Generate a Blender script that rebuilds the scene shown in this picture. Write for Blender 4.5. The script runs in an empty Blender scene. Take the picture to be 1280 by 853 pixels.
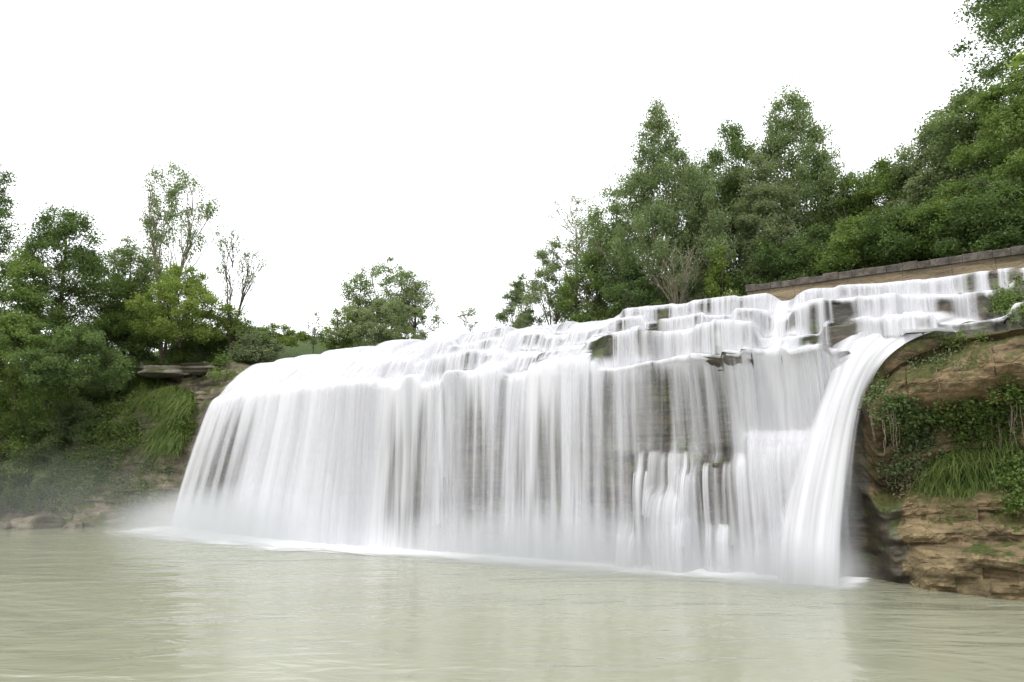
import bpy, math, random
import numpy as np
from mathutils import Vector
from mathutils.bvhtree import BVHTree

C = bpy.context.scene.collection
SC = bpy.context.scene
R_ = math.radians

# ------------------------------------------------------------------ camera
FPX, HOR, CAMZ = 900.0, 575.0, 4.5
PITCH = math.atan((HOR - 426.5) / FPX)
cd = bpy.data.cameras.new("camera")
cd.sensor_width = 36.0
cd.lens = FPX / 1280.0 * 36.0
cd.clip_start, cd.clip_end = 0.1, 3000.0
cam = bpy.data.objects.new("camera", cd)
C.objects.link(cam)
cam.location = (0, 0, CAMZ)
cam.rotation_euler = (math.pi / 2 + PITCH, 0, 0)
SC.camera = cam

# ------------------------------------------------------------------ sky, sun, exposure
SUN_EL, SUN_AZ = R_(52), R_(215)          # azimuth from +Y clockwise: sun behind the camera, to the left
world = bpy.data.worlds.new("World")
SC.world = world
world.use_nodes = True
nt = world.node_tree
nt.nodes.clear()
sky = nt.nodes.new("ShaderNodeTexSky")
sky.sky_type = 'NISHITA'
sky.sun_disc = False
sky.sun_elevation, sky.sun_rotation = SUN_EL, SUN_AZ
sky.dust_density, sky.air_density = 4.0, 1.2
mixw = nt.nodes.new("ShaderNodeMix")
mixw.data_type = 'RGBA'
mixw.inputs[0].default_value = 0.93       # closed overcast deck over the blue
mixw.inputs[7].default_value = (12.6, 12.8, 13.1, 1)
nt.links.new(sky.outputs[0], mixw.inputs[6])
bg = nt.nodes.new("ShaderNodeBackground")
bg.inputs[1].default_value = 0.115
nt.links.new(mixw.outputs[2], bg.inputs[0])
wo = nt.nodes.new("ShaderNodeOutputWorld")
nt.links.new(bg.outputs[0], wo.inputs[0])

sl = bpy.data.lights.new("sun", 'SUN')
sl.energy, sl.angle, sl.color = 1.5, R_(18), (1.0, 0.965, 0.9)
sun = bpy.data.objects.new("sun", sl)
C.objects.link(sun)
sd = Vector((math.sin(SUN_AZ) * math.cos(SUN_EL), math.cos(SUN_AZ) * math.cos(SUN_EL), math.sin(SUN_EL)))
sun.rotation_euler = sd.to_track_quat('Z', 'Y').to_euler()
sun.location = sd * 60

SC.view_settings.view_transform = 'Standard'
SC.view_settings.look = 'None'
SC.view_settings.exposure = 0.47
SC.view_settings.gamma = 1.0
SC.render.engine = 'CYCLES'
SC.cycles.max_bounces = 8
SC.cycles.diffuse_bounces = 4
SC.cycles.transparent_max_bounces = 48
SC.cycles.volume_bounces = 1
SC.cycles.use_denoising = True
SC.cycles.sample_clamp_indirect = 8.0

# ------------------------------------------------------------------ helpers
cp, sp = math.cos(PITCH), math.sin(PITCH)
def ray(px, py):
    a, b = (px - 640.0) / FPX, (426.5 - py) / FPX
    return np.array([a, cp - b * sp, sp + b * cp])
def at_y(px, py, Y):
    d = ray(px, py); return np.array([0, 0, CAMZ]) + d * (Y / d[1])
def at_z(px, py, z):
    d = ray(px, py); return np.array([0, 0, CAMZ]) + d * ((z - CAMZ) / d[2])

def _h(ix, iy, iz, s):
    n = (ix.astype(np.int64) * 374761393 + iy.astype(np.int64) * 668265263 + iz.astype(np.int64) * 2147483647 + s * 974634777) & 0xFFFFFFFF
    n = ((n ^ (n >> 13)) * 1274126177) & 0xFFFFFFFF
    n = n ^ (n >> 16)
    return (n & 0xFFFF) / 65535.0
def vn(x, y=0.0, z=0.0, s=0):
    x, y, z = np.broadcast_arrays(np.asarray(x, float), np.asarray(y, float), np.asarray(z, float))
    x0, y0, z0 = np.floor(x), np.floor(y), np.floor(z)
    fx, fy, fz = x - x0, y - y0, z - z0
    fx, fy, fz = (f * f * (3 - 2 * f) for f in (fx, fy, fz))
    r = 0
    for dx in (0, 1):
        for dy in (0, 1):
            for dz in (0, 1):
                w = (fx if dx else 1 - fx) * (fy if dy else 1 - fy) * (fz if dz else 1 - fz)
                r = r + w * _h(x0 + dx, y0 + dy, z0 + dz, s)
    return r * 2 - 1
def fbm(x, y=0.0, z=0.0, s=0, o=4):
    r, a, f = 0, 0.5, 1.0
    for i in range(o):
        r = r + a * vn(np.asarray(x) * f, np.asarray(y) * f, np.asarray(z) * f, s + i * 17); a *= .5; f *= 2.03
    return r
def sstep(a, b, x):
    t = np.clip((np.asarray(x, float) - a) / (b - a), 0, 1); return t * t * (3 - 2 * t)
def cells(u, wmin, wmax, seed, lo=-80, hi=110):
    """piecewise-constant random value along u, cells of random width"""
    r = np.random.RandomState(seed)
    e = [lo]
    while e[-1] < hi: e.append(e[-1] + r.uniform(wmin, wmax))
    v = r.uniform(-1, 1, len(e) + 1)
    return v[np.searchsorted(e, u)]

def mesh_np(name, V, Q, mat, parent=None, smooth=True, attrs=None, uv=None):
    V = np.asarray(V, np.float32).reshape(-1, 3); Q = np.asarray(Q, np.int32).reshape(-1, 4)
    me = bpy.data.meshes.new(name)
    me.vertices.add(len(V)); me.vertices.foreach_set("co", V.ravel())
    me.loops.add(Q.size); me.loops.foreach_set("vertex_index", Q.ravel())
    me.polygons.add(len(Q))
    me.polygons.foreach_set("loop_start", np.arange(0, Q.size, 4, dtype=np.int32))
    me.polygons.foreach_set("use_smooth", np.full(len(Q), smooth))
    if uv is not None:
        l = me.uv_layers.new(name="UVMap")
        l.data.foreach_set("uv", np.asarray(uv, np.float32)[Q.ravel()].ravel())
    for k, a in (attrs or {}).items():
        at = me.attributes.new(k, 'FLOAT', 'POINT'); at.data.foreach_set("value", np.asarray(a, np.float32).ravel())
    me.update(calc_edges=True)
    me.validate()
    me.materials.append(mat)
    o = bpy.data.objects.new(name, me); C.objects.link(o)
    if parent: o.parent = parent
    return o
def tag(o, label, cat=None, group=None, kind=None):
    o["label"] = label
    if cat: o["category"] = cat
    if group: o["group"] = group
    if kind: o["kind"] = kind
    return o
def thing(name, loc, label, cat, group=None):
    o = bpy.data.objects.new(name, None); C.objects.link(o)
    o.location = [float(c) for c in loc]; o.empty_display_size = .3
    return tag(o, label, cat, group)

class MB:
    def __init__(s): s.v, s.q, s.n = [], [], 0
    def add(s, V, Q):
        s.v.append(np.asarray(V, float)); s.q.append(np.asarray(Q) + s.n); s.n += len(V)
    def tube(s, P, r, k=6):
        P = np.asarray(P, float); m = len(P); r = np.broadcast_to(r, (m,))
        T = np.gradient(P, axis=0); T /= np.linalg.norm(T, axis=1)[:, None] + 1e-9
        ref = np.where(np.abs(T[:, 2:3]) > .9, [[1., 0, 0]], [[0, 0, 1.]])
        A = np.cross(T, ref); A /= np.linalg.norm(A, axis=1)[:, None] + 1e-9
        B = np.cross(T, A)
        th = np.arange(k) * 2 * math.pi / k
        V = P[:, None] + r[:, None, None] * (np.cos(th)[None, :, None] * A[:, None] + np.sin(th)[None, :, None] * B[:, None])
        i = np.arange(m - 1)[:, None] * k; j = np.arange(k)[None]; j2 = (j + 1) % k
        Q = np.stack([i + j, i + j2, i + k + j2, i + k + j], -1).reshape(-1, 4)
        s.add(V.reshape(-1, 3), Q)
    def get(s): return np.concatenate(s.v), np.concatenate(s.q)

def grid_q(nr, nc):
    i = np.arange(nr - 1)[:, None] * nc; j = np.arange(nc - 1)[None]
    return np.stack([i + j, i + j + 1, i + nc + j + 1, i + nc + j], -1).reshape(-1, 4)

# ------------------------------------------------------------------ materials
class NT:
    def __init__(s, name):
        s.m = bpy.data.materials.new(name); s.m.use_nodes = True
        s.t = s.m.node_tree; s.t.nodes.clear()
        s.out = s.n("ShaderNodeOutputMaterial")
    def n(s, ty, **kw):
        nd = s.t.nodes.new(ty)
        for k, v in kw.items(): setattr(nd, k, v)
        return nd
    def l(s, a, b): s.t.links.new(a, b)
    def val(s, inp, v):
        if hasattr(v, "is_linked") or isinstance(v, bpy.types.NodeSocket): s.l(v, inp)
        else: inp.default_value = (*v, 1) if isinstance(v, tuple) and len(v) == 3 and inp.type == 'RGBA' else v
    def math(s, op, a, b=0.0, clamp=False):
        nd = s.n("ShaderNodeMath", operation=op, use_clamp=clamp); s.val(nd.inputs[0], a); s.val(nd.inputs[1], b); return nd.outputs[0]
    def mix(s, f, a, b, bl='MIX'):
        nd = s.n("ShaderNodeMix", data_type='RGBA', blend_type=bl); s.val(nd.inputs[0], f); s.val(nd.inputs[6], a); s.val(nd.inputs[7], b); return nd.outputs[2]
    def noise(s, vec, scale, detail=4, rough=.55, dist=0.0):
        nd = s.n("ShaderNodeTexNoise"); s.l(vec, nd.inputs["Vector"])
        nd.inputs["Scale"].default_value = scale; nd.inputs["Detail"].default_value = detail
        nd.inputs["Roughness"].default_value = rough; nd.inputs["Distortion"].default_value = dist
        return nd.outputs[0]
    def mapv(s, vec, sc, loc=(0, 0, 0)):
        nd = s.n("ShaderNodeMapping"); s.l(vec, nd.inputs[0]); nd.inputs["Scale"].default_value = sc; nd.inputs["Location"].default_value = loc; return nd.outputs[0]
    def ramp(s, f, stops, interp='LINEAR'):
        nd = s.n("ShaderNodeValToRGB"); s.l(f, nd.inputs[0]); r = nd.color_ramp; r.interpolation = interp
        while len(r.elements) < len(stops): r.elements.new(.5)
        for e, (p, c) in zip(r.elements, stops): e.position = p; e.color = (*c, 1) if len(c) == 3 else c
        return nd.outputs[0]
    def rng(s, v, a, b, c=0.0, d=1.0, smooth=True):
        nd = s.n("ShaderNodeMapRange", interpolation_type='SMOOTHSTEP' if smooth else 'LINEAR')
        s.val(nd.inputs[0], v)
        for i, x in zip((1, 2, 3, 4), (a, b, c, d)): nd.inputs[i].default_value = x
        return nd.outputs[0]
    def bump(s, h, strength, dist=.1, normal=None):
        nd = s.n("ShaderNodeBump"); s.l(h, nd.inputs["Height"]); nd.inputs["Strength"].default_value = strength; nd.inputs["Distance"].default_value = dist
        if normal is not None: s.l(normal, nd.inputs["Normal"])
        return nd.outputs[0]
    def principled(s, col, rough, normal=None, spec=.4):
        p = s.n("ShaderNodeBsdfPrincipled"); s.val(p.inputs["Base Color"], col); s.val(p.inputs["Roughness"], rough)
        p.inputs["Specular IOR Level"].default_value = spec
        if normal is not None: s.l(normal, p.inputs["Normal"])
        return p
    def done(s, sh): s.l(sh, s.out.inputs[0]); return s.m

def rock_mat(name, pal, moss=.5, crk=.25, mosscol=((.035, .05, .012), (.075, .09, .022)), rough=.85, wet=0.0):
    m = NT(name)
    co = m.n("ShaderNodeNewGeometry").outputs["Position"]
    nz = m.n("ShaderNodeSeparateXYZ"); m.l(m.n("ShaderNodeNewGeometry").outputs["Normal"], nz.inputs[0])
    warp = m.noise(co, .8, 3)
    v2 = m.mapv(co, (.45, .45, 3.2))
    st = m.noise(v2, 1.0, 6, .62, .6)
    col = m.ramp(st, [(.28, pal[0]), (.42, pal[1]), (.55, pal[2]), (.68, pal[3]), (.8, pal[4])])
    big = m.noise(co, .35, 4, .6)
    col = m.mix(m.rng(big, .42, .62), col, m.mix(.75, col, pal[0]), 'MIX')
    fine = m.noise(co, 9, 5, .7)
    col = m.mix(.55, col, m.ramp(fine, [(.3, (.45, .45, .45)), (.7, (1.0, 1.0, 1.0))]), 'MULTIPLY')
    mn = m.noise(co, 1.1, 6, .65, .4)
    mk = m.math('ADD', mn, m.math('MULTIPLY', nz.outputs[2], .16))
    mk = m.rng(mk, .72 - .3 * moss, .80 - .3 * moss)
    mcol = m.ramp(m.noise(co, 6, 4, .6), [(.35, mosscol[0]), (.65, mosscol[1])])
    col = m.mix(mk, col, mcol)
    vor = m.n("ShaderNodeTexVoronoi", feature='DISTANCE_TO_EDGE'); m.l(m.mapv(co, (.8, .8, 1.9)), vor.inputs["Vector"]); vor.inputs["Scale"].default_value = 1.3
    crack = m.rng(vor.outputs[0], 0, .06)
    hgt = m.math('ADD', m.math('MULTIPLY', st, .6), m.math('ADD', m.math('MULTIPLY', fine, .35), m.math('MULTIPLY', crack, crk)))
    nrm = m.bump(hgt, .8, .12)
    p = m.principled(col, rough, nrm, .3 + .4 * wet)
    return m.done(p.outputs[0])

M = {}
M['rock_fall'] = rock_mat("wet_brown_rock", ((.02, .018, .013), (.045, .039, .026), (.085, .068, .042), (.115, .088, .052), (.05, .047, .037)), .62, rough=.55, wet=.8, crk=.06)
M['rock_right'] = rock_mat("ochre_mossy_rock", ((.05, .038, .022), (.13, .095, .052), (.225, .16, .09), (.30, .22, .13), (.17, .135, .085)), .66, mosscol=((.042, .042, .014), (.085, .085, .026)))
M['ochre'] = rock_mat("ochre_layered_rock", ((.055, .042, .024), (.14, .106, .058), (.24, .182, .10), (.31, .245, .14), (.17, .14, .09)), .24)
M['rock_left'] = rock_mat("grey_tan_rock", ((.06, .052, .036), (.15, .125, .085), (.24, .20, .145), (.30, .265, .205), (.20, .175, .13)), .52)
M['boulder'] = rock_mat("shore_boulder_rock", ((.09, .08, .06), (.16, .14, .10), (.24, .21, .16), (.28, .25, .2), (.18, .16, .13)), .15)
M['slab'] = rock_mat("pale_slab_rock", ((.12, .105, .085), (.2, .18, .145), (.29, .26, .215), (.36, .33, .28), (.25, .22, .18)), .45)
M['sandstone'] = rock_mat("sandstone", ((.10, .08, .05), (.17, .135, .085), (.235, .185, .115), (.28, .22, .14), (.16, .13, .09)), .34)
M['ground'] = rock_mat("grassy_soil", ((.05, .045, .03), (.08, .07, .04), (.09, .085, .045), (.1, .09, .05), (.08, .07, .05)), 1.05, mosscol=((.035, .055, .014), (.075, .11, .03)))

def coping_mat():
    m = NT("weathered_coping_stone")
    co = m.n("ShaderNodeNewGeometry").outputs["Position"]
    a = m.noise(co, 2.5, 6, .7); b = m.noise(co, 14, 4, .6)
    col = m.ramp(a, [(.3, (.025, .022, .018)), (.5, (.065, .055, .045)), (.62, (.11, .095, .08)), (.75, (.05, .045, .038))])
    col = m.mix(m.rng(b, .62, .78), col, (.17, .16, .135, 1))
    return m.done(m.principled(col, .9, m.bump(b, .6, .05)).outputs[0])
M['coping'] = coping_mat()

def leaf_mat(name, c0, c1, c2, trans=.35):
    c0, c1, c2 = (tuple(min(.3, x * 1.12) for x in c) for c in (c0, c1, c2))
    m = NT(name)
    g = m.n("ShaderNodeNewGeometry")
    rnd = g.outputs["Random Per Island"]
    big = m.noise(g.outputs["Position"], .45, 3, .6)
    f = m.math('ADD', m.math('MULTIPLY', rnd, .55), m.math('MULTIPLY', m.rng(big, .3, .7), .45))
    col = m.ramp(f, [(.1, c0), (.5, c1), (.92, c2)])
    p = m.principled(col, .5, None, .35)
    t = m.n("ShaderNodeBsdfTranslucent"); m.l(m.mix(1, col, (1.15, 1.25, .6, 1), 'MULTIPLY'), t.inputs[0])
    mx = m.n("ShaderNodeMixShader"); mx.inputs[0].default_value = trans
    m.l(p.outputs[0], mx.inputs[1]); m.l(t.outputs[0], mx.inputs[2])
    return m.done(mx.outputs[0])
M['leaf_dark'] = leaf_mat("dark_green_leaves", (.054, .088, .03), (.092, .14, .046), (.14, .195, .068), .42)
M['leaf_mid'] = leaf_mat("mid_green_leaves", (.082, .126, .032), (.13, .185, .052), (.185, .24, .078), .43)
M['leaf_bright'] = leaf_mat("fresh_green_leaves", (.11, .157, .034), (.168, .224, .054), (.225, .268, .082), .45)
M['leaf_pale'] = leaf_mat("grey_green_leaves", (.125, .155, .085), (.178, .214, .12), (.235, .265, .16), .45)
M['leaf_poplar'] = leaf_mat("poplar_leaves", (.098, .136, .064), (.15, .197, .092), (.205, .25, .128), .46)
M['grass'] = leaf_mat("long_grass", (.075, .115, .026), (.12, .17, .042), (.17, .215, .065), .4)
M['dry'] = leaf_mat("dry_stems", (.09, .075, .04), (.15, .125, .07), (.2, .17, .1), .2)

def bark_mat(name, a, b):
    m = NT(name)
    co = m.n("ShaderNodeNewGeometry").outputs["Position"]
    f = m.noise(m.mapv(co, (6, 6, 1.2)), 1.5, 5, .65)
    return m.done(m.principled(m.ramp(f, [(.3, a), (.7, b)]), .9, m.bump(f, .5, .03)).outputs[0])
M['bark'] = bark_mat("brown_bark", (.035, .026, .018), (.12, .095, .07))
M['bark_pale'] = bark_mat("pale_bark", (.12, .095, .07), (.27, .225, .175))

def fall_mat():
    m = NT("silky_falling_water")
    uv = m.n("ShaderNodeUVMap").outputs[0]
    fl = m.n("ShaderNodeAttribute", attribute_name="flow").outputs["Fac"]
    bk = m.n("ShaderNodeAttribute", attribute_name="brk").outputs["Fac"]
    a = m.noise(m.mapv(uv, (.8, .06, 1)), 1.0, 2, .5, .15)
    b = m.noise(m.mapv(uv, (2.3, .12, 1), (3, 7, 0)), 1.0, 2, .5, .2)
    c = m.noise(m.mapv(uv, (7.0, .22, 1), (11, 3, 0)), 1.0, 2, .5, .2)
    s = m.math('ADD', m.math('MULTIPLY', a, .42), m.math('ADD', m.math('MULTIPLY', b, .42), m.math('MULTIPLY', c, .16)))
    s = m.math('MULTIPLY', m.math('SUBTRACT', s, .5), m.math('MULTIPLY', bk, 2.6))
    al = m.math('ADD', s, fl)
    al = m.rng(al, -.05, 1.0, 0.0, 1.0)
    d = m.n("ShaderNodeBsdfDiffuse"); d.inputs[0].default_value = (.70, .70, .73, 1)
    t = m.n("ShaderNodeBsdfTranslucent"); t.inputs[0].default_value = (.70, .70, .73, 1)
    mx = m.n("ShaderNodeMixShader"); mx.inputs[0].default_value = .22
    m.l(d.outputs[0], mx.inputs[1]); m.l(t.outputs[0], mx.inputs[2])
    tr = m.n("ShaderNodeBsdfTransparent")
    m2 = m.n("ShaderNodeMixShader"); m.l(al, m2.inputs[0]); m.l(tr.outputs[0], m2.inputs[1]); m.l(mx.outputs[0], m2.inputs[2])
    return m.done(m2.outputs[0])
M['fall'] = fall_mat()

def river_mat():
    m = NT("silty_river_water")
    co = m.n("ShaderNodeNewGeometry").outputs["Position"]
    w1 = m.noise(m.mapv(co, (.11, .30, 1)), 1.0, 3, .5, 1.2)
    w2 = m.noise(m.mapv(co, (.5, 1.1, 1), (5, 2, 0)), 1.0, 3, .5, .8)
    h = m.math('ADD', m.math('MULTIPLY', w1, .75), m.math('MULTIPLY', w2, .25))
    big = m.noise(m.mapv(co, (.05, .1, 1), (2, 9, 0)), 1.0, 4, .6, .5)
    col = m.ramp(big, [(.3, (.23, .236, .168)), (.7, (.268, .272, .202))])
    nrm = m.bump(h, .5, .5)
    p = m.principled(col, .12, nrm, .5)
    p.inputs["IOR"].default_value = 1.33
    return m.done(p.outputs[0])
M['river'] = river_mat()

def foam_mat():
    m = NT("white_foam")
    uv = m.n("ShaderNodeUVMap").outputs[0]
    f = m.n("ShaderNodeAttribute", attribute_name="foam").outputs["Fac"]
    n1 = m.noise(m.mapv(uv, (.35, 1.2, 1)), 1.0, 5, .65, .6)
    s = m.math('ADD', f, m.math('MULTIPLY', m.math('SUBTRACT', n1, .5), .9))
    al = m.rng(s, .28, .95)
    d = m.n("ShaderNodeBsdfDiffuse"); d.inputs[0].default_value = (.88, .89, .9, 1)
    tr = m.n("ShaderNodeBsdfTransparent")
    mx = m.n("ShaderNodeMixShader"); m.l(al, mx.inputs[0]); m.l(tr.outputs[0], mx.inputs[1]); m.l(d.outputs[0], mx.inputs[2])
    return m.done(mx.outputs[0])
M['foam'] = foam_mat()

def vol_mat(name, dens, col=(.93, .95, .96, 1)):
    m = NT(name)
    v = m.n("ShaderNodeVolumePrincipled"); v.inputs["Color"].default_value = col
    vm = m.n("ShaderNodeVectorMath", operation='DISTANCE'); m.l(m.n("ShaderNodeTexCoord").outputs["Generated"], vm.inputs[0]); vm.inputs[1].default_value = (.5, .5, .5)
    f = m.rng(vm.outputs["Value"], .5, .05, 0, 1)
    m.l(m.math('MULTIPLY', f, dens), v.inputs["Density"])
    v.inputs["Anisotropy"].default_value = .2
    m.l(v.outputs[0], m.out.inputs["Volume"]); return m.m

# ------------------------------------------------------------------ the wall of the fall: u runs along it (left to right), sb is set back from the foot
E = np.array([.859, -.513]); NI = np.array([.513, .859]); P0 = np.array([-23.9, 48.8])
def to_us(p): d = np.asarray(p[:2]) - P0; return float(d @ E), float(d @ NI)
def wpos(u, sb, z):
    return np.stack([P0[0] + E[0] * u + NI[0] * sb, P0[1] + E[1] * u + NI[1] * sb, z + 0 * u], -1)
def curve(pts, z):
    a = np.array(sorted(to_us(at_z(px, py, z)) for px, py in pts))
    # evaluated with linear interpolation smoothed a little
    def f(u):
        r = 0
        for o in (-1.0, -.5, 0, .5, 1.0): r = r + np.interp(np.asarray(u) + o, a[:, 0], a[:, 1])
        return r / 5
    return f, a
base_f, base_a = curve([(200, 658), (300, 671), (400, 681), (560, 692), (700, 702), (850, 712), (1060, 726), (1280, 746), (1500, 768)], 0.0)
lip_f, lip_a = curve([(300, 449), (420, 430), (530, 416), (640, 404), (800, 382), (930, 367), (1010, 358), (1140, 348), (1235, 336), (1400, 313)], 12.0)
main_f, main_a = curve([(262, 500), (330, 488), (420, 478), (520, 472), (600, 468), (700, 462), (860, 450), (990, 440), (1080, 432)], 8.7)
def base_s(u): return np.where(u < 0, float(base_f(0.0)) + .60 * u, base_f(u))
def shear(u): return 0.0 * u
def shT(z): return sstep(6.9, 11.6, z)
def shiftu(u, z): return u + shear(u) * shT(z) + 1.9 * sstep(26, 5, u) * sstep(-14, 0, u) * sstep(-1.0, 9.5, z)

# lower ledges on the right: (u0, u1, top z, how far out)
BLOCKS = [(38.5, 41.7, 5.1, 1.0), (37.05, 37.5, 4.45, 1.0), (36.3, 38.6, 4.2, .72), (35.5, 36.4, 3.75, .95), (34.4, 36.1, 2.9, 1.25),
          (35.5, 36.3, 2.0, 1.6), (33.8, 34.5, 3.8, .6), (34.0, 36.3, 4.65, .30), (36.6, 37.9, 1.7, 1.1), (39.6, 40.6, 2.6, 1.3), (33.0, 34.0, 1.2, .6)]
def ledges(u, z, soft=.12, rock=True):
    p = 0 * u + 0 * z
    for i, (a, b, zt, o) in enumerate(BLOCKS):
        if not rock and i == 1: continue
        w = sstep(a - soft, a + soft, u) * (1 - sstep(b - soft, b + soft, u))
        w = w * ((1 - sstep(zt - .12, zt + .12, z)) if rock else 1.12 * (1 - np.exp(-np.clip(zt + .45 - z, 0, 9) / .45)))
        p = np.maximum(p, o * w)
    return p
def recess(u): return 1.0 * sstep(33.0, 36.5, u)

NK = 3
def profile(u, rock=True):
    """rows x cols arrays of (u, sb, z) from the upstream bed over the lip, the steps and the drop to below the river"""
    rows = []
    ZL = [11.95, 10.95, 9.85]
    FR = [0.0, .36, .72]
    soft_left = sstep(20, 8, u)                               # fewer and softer steps on the left
    Sh = shear(u)
    zt, ft = [], []
    for k in range(NK):
        cz = cells(u, .7, 2.4, 10 + k) * .38 + vn(u * .3, k * 9.1, 0, 3) * .22
        cf = cells(u, .6, 2.2, 30 + k) * .085 + vn(u * .22, k * 5.3, 0, 5) * .09
        zt.append(ZL[k] + (cz if k else .3 * cz - .12) - (.12 * soft_left * k))
        ft.append(FR[k] + (cf if k else 0 * u))
    zm = 8.7 + (cells(u, .7, 2.2, 51) * .34 + vn(u * .33, 4.4, 0, 9) * .42) * sstep(14, 24, u)
    jm = (cells(u, .6, 2.0, 52) * .45 + vn(u * .4, 7.7, 0, 19) * .55) * sstep(14, 24, u)
    def pt(f, z):
        uw = shiftu(u, z)
        lp, mn = lip_f(uw), main_f(uw)
        return uw, lp + (mn + jm - lp) * f, z
    pts = []
    z0 = zt[0]
    uw, lp, _ = pt(0 * u, z0)
    pts.append((uw, lp + 5.0, z0 - .15)); pts.append((uw, lp + 1.0, z0 - .05))
    for k in range(NK):
        f = np.clip(ft[k], 0 if k == 0 else ft[k - 1] + .06, .95) if k else ft[k]
        ft[k] = f
        zb = zt[k + 1] + .03 if k < NK - 1 else zm + .05
        zb = np.minimum(zb, zt[k] - .12)
        pts.append(pt(f, zt[k]))
        pts.append(pt(f + .03 + .07 * soft_left, zb))
    pts.append(pt(1.0 + 0 * u, zm))
    U, S, Z = [], [], []
    nsub = [4, 5] + [14, 8] * (NK - 1) + [14, 10]
    for i, ns in enumerate(nsub):
        a, b = pts[i], pts[i + 1]
        for t in np.arange(ns) / ns:
            U.append(a[0] + (b[0] - a[0]) * t); S.append(a[1] + (b[1] - a[1]) * t); Z.append(a[2] + (b[2] - a[2]) * t)
    n_up = len(U)
    nd = 150
    for i in range(nd):
        tau = i / (nd - 1)
        h = 1 - tau ** 1.35
        z = zm * h - (0.5 * tau ** 8)
        uw = shiftu(u, z + 0 * u)
        b = base_s(uw) + recess(uw); D = main_f(shiftu(u, zm)) + jm - b
        ex = .55 if not rock else .75
        shp = 1 - (1 - max(h, 0)) ** ex
        sb = b + D * shp
        sb = sb - ledges(uw, z + 0 * uw, .12 if rock else .22, rock)
        if rock: sb = sb + .45 * sstep(8.7, 7.5, z)
        U.append(uw); S.append(sb); Z.append(z + 0 * uw)
    return np.array(U), np.array(S), np.array(Z), n_up

def strata(u, z, s=0):
    lay = np.floor(z / .36 + .5 * vn(u * .15, 0, 0, s + 2) + .3)
    off = _h(lay, lay * 0, lay * 0, s + 7)
    blk = _h(np.floor(u / (.7 + .9 * off) + off * 9), lay, lay * 0, s + 9)
    return (off - .5) * .8 + (blk - .5) * .55

# --- rock bed, all columns
uc = np.concatenate([np.arange(-70, -26, .5), np.arange(-26, -.5, .11), np.arange(-.5, 62, .055)])
U, S, Z, n_up = profile(uc, True)
cl = sstep(42.5, 43.5, uc)[None] + 0 * U          # 0 fall, 1 right cliff
def slides(u): return sstep(21, 24, u) * sstep(41.0, 39.8, u) * sstep(.05, .30, vn(u * .42, 3.3, 0, 111))
def smooth_rows(A, n):
    for _ in range(n):
        B = A.copy(); B[1:-1] = .25 * A[:-2] + .5 * A[1:-1] + .25 * A[2:]; A = B
    return A
def smooth_cols(A, n):
    for _ in range(n):
        B = A.copy(); B[:, 1:-1] = .25 * A[:, :-2] + .5 * A[:, 1:-1] + .25 * A[:, 2:]; A = B
    return A
sl_r = np.maximum(sstep(27, 17, uc), .92 * slides(uc))[None] * sstep(-3, 0, uc)[None]
S = S * (1 - sl_r) + (smooth_rows(S, 110) + .15) * sl_r; Z = Z * (1 - sl_r) + (smooth_rows(Z, 110) - .2) * sl_r
upm = (np.arange(len(U)) < n_up)[:, None] * sstep(-1, 1, uc)[None] * sstep(50, 49, uc)[None]
Z = Z - .13 * upm; S = S + .10 * upm
S = S - (.10 * strata(U, Z) + .22 * fbm(U * .5, Z * .9, 0, 41)) * (1 - .75 * upm)
# right cliff: bulging cap, green recess, two projecting ledges at the foot
ztop = np.interp(uc, [42.4, 43.0, 43.5, 44.3, 45.0, 46.3, 48, 52], [6.0, 6.5, 7.3, 7.95, 8.35, 8.75, 8.95, 9.1])[None]
face = base_s(U) + .15
zc = Z + .25 * fbm(U * .35, 0, 0, 77) + .15 * (U - 44) * .0
offs = (1.25 * sstep(6.1, 7.4, zc) * (1 - .75 * sstep(7.9, 8.9, zc))             # cap
        - 1.0 * sstep(3.2, 3.9, zc) * (1 - sstep(6.0, 7.0, zc))
        + .25 * sstep(1.7, 2.0, zc) * (1 - sstep(3.1, 3.5, zc))
        + 1.0 * (1 - sstep(1.45, 1.75, zc)) * sstep(43.9, 44.6, U) + .45 * (1 - sstep(.5, .65, zc)) * sstep(45.6, 46.4, U))
cliff_s = face - offs - .36 * strata(U, Z, 50) * sstep(7, 4, Z) - .8 * fbm(U * .5, Z * .7, 0, 61, 5) - .25 * fbm(U * 2.2, Z * 2.6, 0, 66, 3)
top_s = S * 1.0 - .5 * fbm(U * .7, Z * 1.2, 0, 88) * sstep(43.5, 46.5, uc)[None]
isface = (np.arange(len(U)) >= n_up)[:, None] * 1.0
# top of the cliff runs from the mossy steps out to the cap
rowt = np.clip((np.arange(len(U)) - (n_up - 10)) / 10.0, 0, 1)[:, None]
cl_s = np.where(isface > 0, cliff_s, top_s * (1 - rowt ** 1.2) + cliff_s * rowt ** 1.2)
S2 = S * (1 - cl) + cl_s * cl
Z2 = Z + cl * (1 - isface) * .5 * fbm(U * .6, S * .6, 0, 91) * sstep(43.5, 46.5, uc)[None]
Zc = np.where(isface > 0, Z2 * ztop / 8.7, np.where(rowt > 0, 8.95 + (ztop - .08 - 8.95) * rowt ** 1.3, np.maximum(Z2, 8.95)))
Z2 = Z2 * (1 - cl) + Zc * cl
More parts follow.
